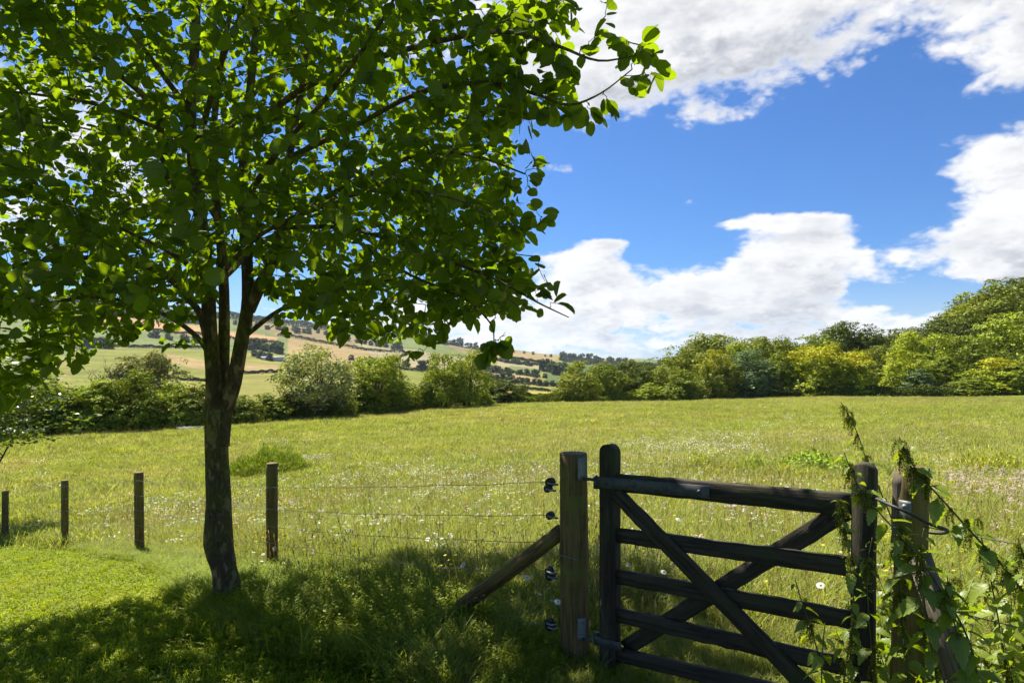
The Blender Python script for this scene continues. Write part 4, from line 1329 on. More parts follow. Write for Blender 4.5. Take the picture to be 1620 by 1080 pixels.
# ------------------------------------------------------------------ the big near tree
def near_tree():
    base = P(352, 955, 5.0); base[2] = gz1(base[0], base[1])
    root = empty('broadleaf_tree', base)
    tag(root, 'big broadleaved tree with forked trunk inside the fence, its crown filling the upper left', 'tree')
    Y0 = 5.0
    def path(pts, n):
        return spline([P(a, b, c) for a, b, c in pts], n) - base
    def px2r(px, Y=Y0): return px / F * Y / 2
    # trunk up to the fork
    tp = path([(366, 990, 5), (362, 948, 5), (355, 900, 5), (346, 858, 5), (346, 800, 5), (343, 720, 5), (342, 660, 5), (338, 600, 5), (332, 520, 5), (328, 440, 5.02), (318, 350, 5.05), (306, 260, 5.1), (302, 170, 5.1), (309, 60, 5.1), (312, -60, 5.1), (318, -220, 5.1)], 60)
    w = np.interp(np.linspace(0, 15, 60), range(16), [76, 45, 37, 44, 38, 34, 36, 23, 22, 21, 20, 18, 16, 14, 11, 7])
    V, fs = tube(tp, px2r(w), 20, wob=.03, seed=1)
    # burr and old wound on the trunk
    rg = np.random.default_rng(4)
    ctr = path([(325, 850, 4.9), (325, 850, 4.9)], 2)[0]
    dv = V - ctr; dd = np.linalg.norm(dv, axis=1)
    V = V + (dv / (dd[:, None] + 1e-6)) * (np.exp(-(dd / .10) ** 2) * .02)[:, None]
    trunk = link('trunk', nmesh('trunk', V, fs, M_bark, True), root)
    limbs = []
    def limb(pts, w0, w1, n=26, sides=10):
        p = path(pts, n)
        Ys = np.linspace(pts[0][2], pts[-1][2], n)
        r = np.linspace(w0, w1, n) / F * Ys / 2
        V, fs = tube(p, r, sides, wob=.02, seed=len(limbs))
        link('branch', nmesh('branch', V, fs, M_bark, True), root)
        limbs.append((p, r))
    limbs.append((tp[28:], px2r(w[28:])))
    limb([(349, 705, 5.0), (355, 655, 5.0), (370, 605, 4.98), (381, 545, 4.96), (392, 480, 4.95), (390, 400, 4.95), (384, 320, 4.95), (388, 220, 4.95), (400, 100, 4.95), (412, -40, 4.95), (420, -180, 4.95)], 27, 8, 40, 14)
    limb([(350, 640, 5.05), (354, 560, 5.12), (354, 450, 5.2), (346, 350, 5.3), (336, 240, 5.4), (350, 100, 5.5), (380, -60, 5.6)], 20, 6)
    limb([(393, 490, 4.95), (412, 450, 4.9), (428, 420, 4.85), (442, 360, 4.8), (456, 260, 4.7), (480, 120, 4.6), (500, -60, 4.5)], 22, 6)
    limb([(330, 545, 5.0), (318, 500, 4.95), (300, 475, 4.9), (255, 432, 4.8), (180, 410, 4.65), (90, 410, 4.5), (0, 426, 4.4), (-90, 450, 4.3)], 13, 5)
    limb([(335, 590, 5.0), (325, 550, 4.95), (290, 515, 4.85), (230, 485, 4.7), (150, 470, 4.5), (60, 482, 4.35), (-30, 500, 4.2)], 10, 3.5)
    limb([(310, 330, 5.05), (270, 290, 5.0), (255, 220, 4.9), (245, 170, 4.85), (170, 105, 4.6), (90, 55, 4.4), (10, 5, 4.2), (-60, -60, 4.1)], 15, 4)
    limb([(255, 205, 4.9), (150, 165, 4.7), (60, 150, 4.5), (-40, 140, 4.3)], 7, 3)
    limb([(325, 440, 5.0), (270, 400, 5.1), (210, 370, 5.3), (120, 330, 5.5), (0, 300, 5.8)], 8, 3)
    limb([(392, 528, 4.95), (440, 492, 4.8), (500, 465, 4.6), (560, 452, 4.4), (640, 440, 4.2)], 8, 3)
    limb([(440, 365, 4.8), (520, 310, 4.5), (600, 270, 4.1), (680, 240, 3.7), (760, 250, 3.4), (830, 275, 3.2)], 11, 2.5)
    limb([(388, 220, 4.95), (450, 160, 4.6), (540, 110, 4.1), (620, 85, 3.6), (710, 62, 3.1), (800, 50, 2.8), (880, 72, 2.65), (945, 96, 2.55), (1005, 88, 2.5)], 12, 2.0, 34)
    limb([(456, 250, 4.7), (560, 200, 4.2), (650, 152, 3.6), (720, 134, 3.2), (790, 134, 2.95), (850, 150, 2.8), (900, 166, 2.75), (950, 148, 2.7), (1000, 110, 2.65)], 9, 1.8, 34)
    limb([(442, 360, 4.8), (540, 360, 4.3), (620, 380, 3.8), (700, 410, 3.4), (780, 440, 3.1), (850, 478, 2.95), (900, 502, 2.9)], 8, 1.6)
    limb([(500, 330, 4.5), (590, 400, 4.0), (660, 440, 3.6), (730, 470, 3.2), (775, 510, 2.9), (782, 545, 2.8)], 6, 1.6)
    limb([(385, 320, 4.95), (440, 240, 4.2), (520, 150, 3.4), (600, 40, 2.7), (660, -80, 2.3)], 11, 3)
    limb([(330, 460, 5.0), (400, 380, 4.3), (500, 330, 3.6), (600, 300, 3.0), (700, 310, 2.6), (780, 340, 2.4)], 9, 2)
    limb([(306, 260, 5.1), (350, 100, 4.5), (420, -60, 3.8), (520, -260, 3.2)], 11, 3)
    limb([(303, 180, 5.1), (200, 40, 4.6), (80, -120, 4.1)], 10, 3)
    limb([(354, 440, 5.2), (420, 380, 5.9), (500, 340, 6.6), (580, 330, 7.2)], 9, 3)
    limb([(346, 350, 5.3), (280, 260, 6.1), (200, 220, 6.9), (120, 200, 7.6)], 9, 3)
    limb([(340, 240, 5.4), (420, 130, 6.2), (520, 60, 7.0)], 9, 3)
    limb([(318, -100, 5.1), (330, -400, 5.0)], 9, 4)

    # crown volume: where the leaves hang
    def inside(p):
        q = p + base
        x, y, z = q[..., 0], q[..., 1], q[..., 2] - E
        e = ((x + 2.5) / 4.0) ** 2 + ((y - 4.75) / 3.05) ** 2 + ((z - 2.1) / 3.0) ** 2
        px = 810 + F * x / np.maximum(y, .3); py = 575 - F * z / np.maximum(y, .3)
        rb = np.interp(py, [-400, -20, 20, 60, 120, 200, 260, 330, 400, 440, 480, 520, 560], [760, 900, 860, 830, 800, 820, 815, 800, 815, 835, 800, 770, 700])
        lb = np.interp(px, [-300, 0, 60, 120, 170, 260, 330, 345, 390, 440, 520, 600, 660, 740, 800, 850], [640, 640, 620, 575, 545, 520, 500, 420, 430, 480, 520, 545, 540, 480, 500, 480])
        return (e < 1) & (px < rb) & (py < lb) & (y > 2.5) & (x < np.interp(z, [1.9, 2.6, 5], [2, -.5, -1.6]))
    rg = np.random.default_rng(21)
    cand = rg.uniform((-6.6, 1.7, -.7), (1.6, 8.6, 5.2), (220000, 3)) + (0, 0, E) - base
    cand = cand[inside(cand)]
    # keep more of the shell than of the middle
    q = cand + base; e = ((q[:, 0] + 2.5) / 4.0) ** 2 + ((q[:, 1] - 5.0) / 3.5) ** 2 + ((q[:, 2] - E - 2.1) / 3.0) ** 2
    cand = cand[rg.uniform(size=len(cand)) < 0.30 + .7 * e]
    # open patches of sky
    gap = fbm(cand[:, 0] * 3 + cand[:, 2] * 1.3, cand[:, 1] * 3 + cand[:, 2] * 2.1, 2.0, 5, 3)
    cand = cand[gap > .27]
    cand = cand[:NTWIG]
    extra = [(1030, 92, 2.48), (1015, 70, 2.5), (985, 75, 2.55), (960, 160, 2.7), (1000, 130, 2.65), (935, 185, 2.75), (1040, 120, 2.6), (1000, 95, 2.6), (940, 60, 2.6), (905, 110, 2.7), (880, 130, 2.8),
             (850, 60, 2.75), (880, 95, 2.7), (870, 165, 2.85), (840, 200, 3.0), (820, 175, 3.0), (900, 185, 2.8), (850, 120, 2.8), (850, 10, 2.8), (900, 5, 2.7), (960, 8, 2.6), (910, 20, 2.7), (820, 95, 2.9),
             (850, 262, 3.2), (840, 240, 3.2), (800, 290, 3.2), (850, 335, 2.9), (860, 350, 2.8), (830, 370, 2.8), (850, 460, 2.95), (880, 475, 2.95), (905, 508, 2.9), (870, 500, 2.9), (780, 545, 2.75), (770, 560, 2.75), (800, 530, 2.8),
             (700, 520, 3.5), (720, 500, 3.4), (650, 560, 3.6), (670, 555, 3.6), (810, 490, 2.9), (830, 300, 3.1), (790, 220, 3.1), (215, 525, 4.6), (190, 535, 4.5), (255, 540, 4.7), (290, 548, 4.8), (130, 560, 4.4), (440, 520, 4.7), (450, 530, 4.7)]
    for k in range(115):      # the outer sprays towards the meadow
        if k < 72: e_ = (rg.uniform(690, 865), rg.uniform(320, 500), rg.uniform(2.7, 3.9))
        else: e_ = (rg.uniform(760, 900), rg.uniform(-10, 190), rg.uniform(2.6, 3.4))
        if e_[0] > 830 and e_[1] > 200 and e_[1] < 420: continue
        extra.append(e_)
    cand = np.vstack([np.array([P(*e_) for e_ in extra]) - base, cand])
    # attach each twig to the nearest wood
    SK = np.concatenate([p for p, r in limbs]); cap = len(SK) + len(cand) * 6
    sk = np.zeros((cap, 3)); sk[:len(SK)] = SK; ns = len(SK)
    dmin = np.array([np.min(np.linalg.norm(sk[:ns] - c, axis=1)) for c in cand])
    order = np.argsort(dmin)
    tw = Bag(); leaves = []       # position, direction, size
    for ci in order:
        T = cand[ci]
        dist = np.linalg.norm(sk[:ns] - T, axis=1)
        # favour wood that lies towards the trunk
        k = np.argmin(dist + 0.12 * np.linalg.norm(sk[:ns] - T + (0, 0, -.0), axis=1))
        A = sk[k]; L = dist[k]
        if L < .04: continue
        n = 6
        bow = np.array((0, 0, .10 * L)) + rg.normal(0, .05 * L, 3)
        f = np.linspace(0, 1, n)[:, None]
        pts = A * (1 - f) + T * f + bow * (4 * f * (1 - f)) + rg.normal(0, .012, (n, 3)) * (f * (1 - f) * 4)
        r0 = 0.0022 + .0042 * min(L, 1.0)
        tw.add(*tube(pts, np.linspace(r0, .0013, n), 4, cap=False))
        sk[ns:ns + n - 1] = pts[1:]; ns += n - 1
        d = T - A; d /= np.linalg.norm(d)
        m = int(np.clip(L / .055, 5, 11)) + rg.integers(0, 3)
        for q_ in range(m):
            g = 1 - (q_ / m) * min(1, .42 / L) if L > .42 else 1 - q_ / m * .95
            p = A * (1 - g) + T * g + bow * (4 * g * (1 - g))
            side = 1 if q_ % 2 else -1
            h = np.cross(d, (0, 0, 1)); h /= np.linalg.norm(h) + 1e-6
            ld = d * rg.uniform(.1, .9) + h * side * rg.uniform(.3, 1.1) + rg.normal(0, .35, 3); ld[2] -= rg.uniform(0, .6)
            ld /= np.linalg.norm(ld)
            nr = np.array((0, 0, 1.)) + rg.normal(0, .75, 3); nr -= ld * nr.dot(ld); nr /= np.linalg.norm(nr)
            leaves.append((p, ld, nr, rg.uniform(.048, .098)))
    link('twigs', tw.mesh('twigs', M_bark), root)['kind'] = 'stuff'
    Pn = np.array([l[0] for l in leaves]); D = np.array([l[1] for l in leaves]); N = np.array([l[2] for l in leaves]); Sz = np.array([l[3] for l in leaves])
    # leaf outline, folded a little along the midrib
    ty = [0, .10, .36, .66, .90, 1.0]; tw_ = [0, .19, .38, .40, .22, 0]
    tv = [(0, 0, 0)]; uv = [(0, 0)]
    for yy, ww in list(zip(ty, tw_))[1:-1]:
        dz = -.10 * yy * yy
        tv += [(-ww, yy, dz + .10 * ww * 2), (0, yy, dz - .02), (ww, yy, dz + .10 * ww * 2)]; uv += [(-ww, yy), (0, yy), (ww, yy)]
    tv.append((0, 1.0, -.12)); uv.append((0, 1))
    tv = np.array(tv); uv = np.array(uv)
    f3 = np.array([(0, 2, 1), (0, 3, 2), (10, 11, 13), (11, 12, 13)]); f4 = np.array([(a, a + 1, a + 4, a + 3) for a in (1, 2, 4, 5, 7, 8)])
    B = np.cross(D, N)
    ln = len(Pn); wid = rg.uniform(.85, 1.15, ln); pet = .018
    def build(idx):
        o = Pn[idx] + D[idx] * pet
        V = o[:, None] + Sz[idx][:, None, None] * (B[idx][:, None] * (tv[None, :, 0:1] * wid[idx][:, None, None]) + D[idx][:, None] * tv[None, :, 1:2] + N[idx][:, None] * (tv[None, :, 2:3] * rg.uniform(.2, 2.0, (len(idx), 1, 1))))
        off = (np.arange(len(idx)) * 14)[:, None, None]
        return V.reshape(-1, 3), [(f3[None] + off).reshape(-1, 3), (f4[None] + off).reshape(-1, 4)], np.tile(uv, (len(idx), 1))
    wp = Pn + base; py = 575 - F * (wp[:, 2] - E) / wp[:, 1]; px = 810 + F * wp[:, 0] / wp[:, 1]
    vis = (px > 5) & (px < 1100) & (py > 5) & (py < 620)
    show = np.where(vis, Sz / wp[:, 1] + (px > 840) * .05, 0)
    # leave out leaves that nearer ones hide
    o_ = np.argsort(-show); taken = {}; near = []
    for i in o_:
        key = (int(px[i] // 26), int(py[i] // 26))
        if taken.get(key): continue
        taken[key] = 1; near.append(i)
        if len(near) == 290: break
    near = np.array(near); rest = np.setdiff1d(np.arange(ln), near)
    V, fs, u = build(rest)
    link('foliage', nmesh('foliage', V, fs, M_leaf, True, uv=u), root)['kind'] = 'stuff'
    for i in near:      # the leaves that show largest, each one mesh of its own
        V, fs, u = build(np.array([i]))
        o = Pn[i]
        l = link('leaf', nmesh('leaf', V - o, fs, M_leaf, True, uv=u), root); l.location = o
    open('/tmp/leafcount','w').write(str(ln)); print('leaves', ln, 'twigs', len(cand))


NTWIG = 7600
near_tree()


# ------------------------------------------------------------------ gate, posts, wires
GD = np.array((.745, -.667, 0.0)); GN = np.array((-.667, -.745, 0.0)); UP = np.array((0, 0, 1.0))


def gp(t, z, s=0.0):
    """point on the fence line: t metres to the right of the hinge post, height z relative to the eye, s towards the viewer"""
    return np.array((F0[0], F0[1], 0)) + GD * t + GN * s + UP * (E + z)


def frame_obj(name, me, A, zaxis, xaxis, parent, root_loc):
    z = Vector(zaxis).normalized(); x = Vector(xaxis); x = (x - z * x.dot(z)).normalized(); y = z.cross(x)
    o = link(name, me, parent)
    M = Matrix((x, y, z)).transposed().to_4x4(); M.translation = Vector(A) - Vector(root_loc)
    o.matrix_local = M
    return o


def beam(name, A, B, w, th, mat, parent, root, nrm=GN, seed=0, wob=.0015):
    """sawn timber from A to B, w wide across, th thick along nrm; chamfered, slightly uneven"""
    A = np.array(A, float); B = np.array(B, float); L = np.linalg.norm(B - A)
    rg = np.random.default_rng(seed); n = max(6, int(L / .06)); c = min(w, th) * .12
    # cross-section: local X = thickness direction, local Y = width
    sec = np.array([(-th / 2 + c, -w / 2), (th / 2 - c, -w / 2), (th / 2, -w / 2 + c), (th / 2, w / 2 - c), (th / 2 - c, w / 2), (-th / 2 + c, w / 2), (-th / 2, w / 2 - c), (-th / 2, -w / 2 + c)])
    V = []
    for i in range(n + 1):
        s = sec * (1 + rg.normal(0, .012)) + rg.normal(0, wob, sec.shape)
        V.append(np.hstack([s, np.full((8, 1), L * i / n)]))
    V = np.concatenate(V)
    i = np.arange(n)[:, None] * 8; j = np.arange(8)[None]; j2 = (j + 1) % 8
    Q = np.stack([i + j, i + j2, i + 8 + j2, i + 8 + j], -1).reshape(-1, 4)
    caps = np.array([list(range(7, -1, -1)), [n * 8 + k for k in range(8)]])
    me = nmesh(name, V, [Q, caps], mat)
    return frame_obj(name, me, A, B - A, nrm, parent, root)


def stile(name, t, z0, z1, w, th, parent, root, lean=0.0, seed=0, s=0.0):
    """upright with a rounded head"""
    pts = [(-w / 2, 0), (w / 2, 0)]; H = z1 - z0
    n = 14
    for k in range(1, n): pts.append((w / 2, (H - w * .42) * k / n))
    for k in range(11):
        a = math.pi * k / 10; pts.append((w / 2 * math.cos(a), H - w * .42 + w * .42 * math.sin(a)))
    for k in range(n - 1, 0, -1): pts.append((-w / 2, (H - w * .42) * k / n))
    pts = np.array(pts); rg = np.random.default_rng(seed); m = len(pts)
    V = []
    for d, k in ((-th / 2, .93), (-th / 2 + .006, 1.0), (th / 2 - .006, 1.0), (th / 2, .93)):
        q = pts.copy(); q[:, 0] *= k; q[:, 1] = np.where(q[:, 1] > H * .5, H * .5 + (q[:, 1] - H * .5) * (1 - (1 - k) * .12), q[:, 1])
        q = q + rg.normal(0, .0008, q.shape)
        V.append(np.stack([np.full(m, d), q[:, 0], q[:, 1]], -1))
    V = np.concatenate(V)
    Q = []
    for a in range(3):
        for j in range(m):
            j2 = (j + 1) % m; Q.append((a * m + j, a * m + j2, (a + 1) * m + j2, (a + 1) * m + j))
    me = nmesh(name, V, [np.array(Q), np.array([list(range(m))[::-1], [3 * m + k for k in range(m)]])], M_gate)
    A = gp(t + lean, z0, s)
    return frame_obj(name, me, A, gp(t, z1, s) - A, GN, parent, root)


def bolt(A, nrm, r, parent, root, mat=None, name='bolt'):
    V, fs = tube([(0, 0, 0), (0, 0, .004), (0, 0, .008), (0, 0, .010)], (r, r, r * .7, r * .2), 10)
    return frame_obj(name, nmesh(name, V, fs, mat or M_dsteel, True), A, nrm, UP, parent, root)


def gate():
    rl = gp(.245, -1.70)
    g = empty('wooden_gate', rl)
    tag(g, 'dark weathered wooden bridle gate with five rails and crossed braces', 'gate')
    stile('hanging_stile', .245, -1.655, -.436, .10, .065, g, rl, seed=1)
    stile('closing_stile', 1.485, -1.64, -.408, .085, .065, g, rl, lean=-.012, seed=2)
    rails = [(-.640, -.585, .092, .045), (-.923, -.845, .078, .03), (-1.146, -1.066, .076, .03), (-1.352, -1.266, .074, .03), (-1.565, -1.437, .074, .03)]
    t0, t1 = .245, 1.485
    def edge(tt, a, b): return a + (b - a) * (tt - .27) / (1.49 - .27)
    for i, (a, b, w, th) in enumerate(rails):
        s = 0.0 if i else .003
        ta, tb = t0 + .049, t1 - .041
        if i == 0: tb = 1.40
        beam('rail', gp(ta, edge(ta, a, b), s), gp(tb if i else t1 - .041, edge(tb if i else t1 - .041, a, b), s), w, th, M_gate, g, rl, seed=10 + i)
    beam('brace', gp(.30, -.69, .029), gp(1.33, -1.445, .029), .082, .022, M_gate, g, rl, seed=20)
    beam('brace', gp(1.40, -.625, -.029), gp(.325, -1.53, -.029), .082, .022, M_gate, g, rl, seed=21)
    for i, (a, b, w, th) in enumerate(rails):      # fixings at the joints
        for tt, s in ((.245, .0325), (1.485, .0325)):
            if i: bolt(gp(tt + .01 * (-1) ** i, edge(tt, a, b), s), GN, .007, g, rl)
    # hinge strap along the top rail
    ha, hb = .19, .83
    st = beam('hinge_strap', gp(ha, edge(ha, -.640, -.585), .038), gp(hb, edge(hb, -.640, -.585), .038), .060, .007, M_dsteel, g, rl, seed=30, wob=.0002)
    st['label'] = 'long flat steel hinge strap on the top rail'
    for tt in (.245, .42, .60, .78):
        bolt(gp(tt, edge(tt, -.640, -.585), .0418), GN, .011, g, rl)
    for zz in (-.655, -1.51):
        V, fs = tube([(0, 0, -.032), (0, 0, .032)], .017, 14)
        o = link('hinge_knuckle', nmesh('hinge_knuckle', V, fs, M_dsteel, True), g); o.location = gp(.165, zz, .012) - rl
        if zz < -1:
            beam('hinge_strap', gp(.175, zz, .038), gp(.34, zz + .01, .038), .045, .006, M_dsteel, g, rl, seed=31, wob=.0002)
    # spring latch on the closing stile
    V, fs = tube([(0, 0, -.02), (0, 0, .02)], .012, 10)
    frame_obj('latch_bolt', nmesh('latch_bolt', V, fs, M_dsteel, True), gp(1.425, -.70, .01), -GD, UP, g, rl)


def round_post(name, x, y, z0, z1, r0, r1, mat, parent, root, lean=(0, 0), seed=0, sides=22):
    n = 16; rg = np.random.default_rng(seed)
    f = np.linspace(0, 1, n)
    pts = np.stack([lean[0] * (1 - f), lean[1] * (1 - f), (z1 - z0) * f], -1)
    pts = np.vstack([pts, pts[-1] + (0, 0, .004)])
    rad = np.append(r0 + (r1 - r0) * f, r1 - .006)
    rad = rad * (1 + .012 * rg.normal(size=len(rad)))
    V, fs = tube(pts, rad, sides, wob=.008, seed=seed)
    ph = np.arctan2(V[:, 1], V[:, 0]); V[:, :2] *= (1 + .018 * np.sin(ph * 2 + seed) + .01 * np.sin(ph * 5 + seed * 2))[:, None]
    V[-1, 2] += .002
    o = link(name, nmesh(name, V, fs, mat, False), parent); o.data.polygons.foreach_set('use_smooth', np.ones(len(o.data.polygons), bool))
    o.location = np.array((x, y, E + z0)) - root
    return o


posts = [(-2.43, 6.4, -1.008, .058, .00), (-5.08, 8.6, -1.478, .060, .015), (-7.5, 10.6, -1.955, .055, .0), (-10.22, 12.75, -2.575, .060, -.01), (-13.4, 15.6, -3.2, .06, 0)]
wire_g = [-.684, -.875, -1.03, -1.22, -1.51]
wire_p = [-1.245, -1.462, -1.63, -1.79, -1.95]


def fence():
    root = np.array((F0[0], F0[1], gz1(*F0)))
    f = empty('wire_fence', root)
    tag(f, 'wire fence of round brown posts running from the gate down to the left', 'fence')
    hp = round_post('hinge_post', F0[0], F0[1], -1.95, -.515, .084, .078, M_post, f, root, (.012, 0), 3, 28)
    hp['label'] = 'thick round post that carries the gate, cut flat on top'
    # cut face with growth rings
    m, t, out = new_mat('post_end_grain')
    tc = t.n('ShaderNodeTexCoord'); x, y, _ = t.sep(tc.outputs['Object'])
    rr = t.m('SQRT', t.m('ADD', t.m('MULTIPLY', x, x), t.m('MULTIPLY', y, y)))
    rr = t.m('ADD', rr, t.m('MULTIPLY', t.noise(tc.outputs['Object'], 25, 3), .012))
    w = t.m('SINE', t.m('MULTIPLY', rr, 900.0))
    p = t.n('ShaderNodeBsdfPrincipled'); t.link(t.mix(t.mr(w, -1, 1), (.10, .065, .04), (.19, .13, .085)), p.inputs['Base Color']); p.inputs['Roughness'].default_value = .9
    t.link(p.outputs[0], out.inputs[0])
    V, fs = tube([(0, 0, 0), (0, 0, .003)], (.0765, .074), 28)
    o = link('post_end', nmesh('post_end', V, fs, m), f); o.location = np.array((F0[0], F0[1], E - .511)) - root
    # steel hinge plates on the post
    for zz, hgt in ((-.585, .125), (-1.475, .12)):
        a = gp(.083, zz - hgt / 2, .035); b = gp(.083, zz + hgt / 2, .035)
        pl = beam('hinge_plate', a, b, .045, .006, M_galv, f, root, nrm=GD * .75 + GN * .66, seed=5, wob=.0001)
        for dz in (-.04, .04): bolt(gp(.083, zz + dz, .035) + (GD * .75 + GN * .66) * .0035, GD * .75 + GN * .66, .007, f, root, M_galv)
        V, fs = tube([gp(.085, zz - .055, .03) - root, gp(.12, zz - .055, .02) - root, gp(.165, zz - .055, .012) - root, gp(.165, zz - .03, .012) - root], .009, 8)
        link('hinge_pin', nmesh('hinge_pin', V, fs, M_dsteel, True), f)
    # strut
    A = gp(-1.06, -1.73, .02); B = gp(-.075, -.965, .02)
    V, fs = tube(spline([(0, 0, 0), (.006, 0, .4), (0, .004, .8), (0, 0, np.linalg.norm(B - A))], 14), np.linspace(.049, .044, 14), 20, wob=.01, seed=8)
    s = frame_obj('strut', nmesh('strut', V, fs, M_post, True), A, B - A, GN, f, root); s['label'] = 'slanting round strut bracing the hinge post'
    # line posts
    P3 = []
    for i, (x, y, zt, r, ln) in enumerate(posts):
        zg = gz1(x, y) - E
        round_post('post', x, y, zg - .25, zt, r, r * .97, M_post, f, root, (ln, 0), 20 + i, 18)
        P3.append((x, y, zg, zt))
    # wires
    for k in range(5):
        pts = [gp(-.13, wire_g[k], .05)]
        for i, (x, y, zg, zt) in enumerate(P3):
            z = wire_p[k] if i == 0 else zg + (zt - zg) * (.91 - .175 * k)
            pts.append(np.array((x, y, E + z)) + GN * .062)
        full = []
        for a, b in zip(pts[:-1], pts[1:]):
            n = 14; sag = (.012, .02, .03, .045, .06)[k]
            for q in range(n):
                ff = q / n; full.append(a * (1 - ff) + b * ff - UP * sag * 4 * ff * (1 - ff) + np.array((0, 0, .004 * math.sin(q * 2.1 + k))))
        full.append(pts[-1])
        V, fs = tube(np.array(full) - root, .0021, 6)
        link('wire', nmesh('wire', V, fs, M_wire, True), f)
    # tie wires round the posts
    for (cx, cy, cz, r) in ((F0[0], F0[1], E - 1.085, .0835),):
        a = np.linspace(0, 2 * np.pi, 25); q = np.stack([np.cos(a) * r, np.sin(a) * r, .008 * np.sin(a * 2)], -1) + np.array((cx, cy, cz)) - root
        V, fs = tube(q, .002, 5, cap=False); link('tie_wire', nmesh('tie_wire', V, fs, M_galv, True), f)
    a = np.linspace(0, 2 * np.pi, 25); c = A + (B - A) * .32; dz = (B - A) / np.linalg.norm(B - A); e2 = np.cross(dz, GN)
    q = c + np.outer(np.cos(a), GN) * .05 + np.outer(np.sin(a), e2) * .05 + np.outer(np.sin(a * .5), dz) * .02 - root
    V, fs = tube(q, .002, 5, cap=False); link('tie_wire', nmesh('tie_wire', V, fs, M_galv, True), f)
    # reel insulators / strainers
    def reel(z, s, big=True):
        bg = Bag(); r = .027 if big else .022
        prof = [(-.019, r * .5), (-.018, r), (-.008, r), (-.006, r * .55), (.006, r * .55), (.008, r), (.018, r), (.019, r * .5)]
        V, fs = tube([(0, 0, a) for a, _ in prof], [b for _, b in prof], 18)
        o = frame_obj('strainer_reel', nmesh('strainer_reel', V, fs, M_black, False), gp(-.128, z, .05 + s), GN + GD * .3, UP, f, root)
        q = [gp(-.075, z - .008, .045 + s), gp(-.10, z - .004, .072 + s), gp(-.128, z, .074 + s)]
        V, fs = tube(np.array(q) - root, .006, 6); link('reel_bracket', nmesh('reel_bracket', V, fs, M_galv, True), f)
    for k, z in enumerate(wire_g):
        if k == 2: continue
        reel(z, 0, k != 1)
    reel(wire_g[0] - .032, .02, False); reel(wire_g[3] + .03, .01, False); reel(wire_g[4] + .025, .01, False)


def latch_post():
    x, y = (F0 + GD[:2] * 1.657); root = np.array((x, y, gz1(x, y)))
    r = empty('latch_post', root); tag(r, 'weathered round gatepost overgrown by nettles, right of the gate', 'post')
    round_post('post', x, y, -1.9, -.41, .060, .055, M_post, r, root, (-.045, 0), 40, 24)
    fl = beam('sawn_face', gp(1.657 - .052, -.72, .03), gp(1.657 - .045, -.43, .03), .045, .012, M_old, r, root, nrm=GN - GD * .6, seed=41)
    A = np.array((1.805, 2.30, E - 1.72)); B = np.array((1.575, 2.46, E - .735))
    V, fs = tube([(0, 0, 0), (.004, 0, .3), (0, .003, .6), (0, 0, np.linalg.norm(B - A))], (.055, .052, .050, .047), 22, wob=.012, seed=42)
    s = frame_obj('strut', nmesh('strut', V, fs, M_old, True), A, B - A, GN, r, root); s['label'] = 'grey-brown slanting strut at the bottom right'
    nn = GN - GD * .35; nn = nn / np.linalg.norm(nn); c = gp(1.657, -.565, 0) + nn * .057
    beam('catch_plate', c - UP * .035, c + UP * .03, .045, .005, M_galv, r, root, nrm=nn, seed=43, wob=.0001)
    bolt(c + nn * .003 + UP * .008, nn, .010, r, root, M_galv)
    # free wires leading off to the right
    for k, (z, z2) in enumerate(((-.63, -.60), (-.93, -.86), (-1.2, -1.1))):
        p0 = gp(1.70, z, .03); p1 = gp(4.6, z2, .03)
        f_ = np.linspace(0, 1, 16)[:, None]
        V, fs = tube(p0 * (1 - f_) + p1 * f_ - UP * .05 * 4 * f_ * (1 - f_) - root, .0021, 6)
        link('wire', nmesh('wire', V, fs, M_wire, True), r)
    # black loop that holds the gate shut
    q = [P(1360, 778, 2.62), P(1385, 788, 2.55), P(1412, 800, 2.44), P(1440, 812, 2.40), P(1470, 828, 2.40), P(1494, 836, 2.42), P(1499, 840, 2.46), P(1490, 843, 2.52), P(1462, 841, 2.58), P(1430, 838, 2.60)]
    q = spline(q, 40); c = q[0].copy()
    V, fs = tube(q - c, .0065, 8)
    o = link('latch_loop', nmesh('latch_loop', V, fs, M_black, True)); o.location = c
    tag(o, 'black rubber loop slung from the gate end round the latch post', 'loop')


gate(); fence(); latch_post()


# ------------------------------------------------------------------ nettles round the latch post
def nettle_leaf_mesh(seed):
    rg = np.random.default_rng(seed); n = 12
    y = np.linspace(0, 1, n + 1); w = .30 * np.sin(np.pi * np.clip(y, 0, 1) ** .62) ** .85; w[0] = .05; w[-1] = 0
    V = []; UV = []
    droop = rg.uniform(.25, .6)
    for i in range(n + 1):
        z = -droop * y[i] ** 2
        ww = w[i] * (1.0 if i % 2 else .80)
        yy = y[i] + (.03 if i % 2 else -.01)
        V += [(-ww, yy, z + ww * .25), (0, y[i], z - .015), (ww, yy, z + ww * .25)]; UV += [(-w[i], y[i]), (0, y[i]), (w[i], y[i])]
    Q = []
    for i in range(n):
        a = i * 3; Q += [(a, a + 1, a + 4, a + 3), (a + 1, a + 2, a + 5, a + 4)]
    return nmesh('leaf', np.array(V), [np.array(Q)], M_nettle, True, uv=np.array(UV))


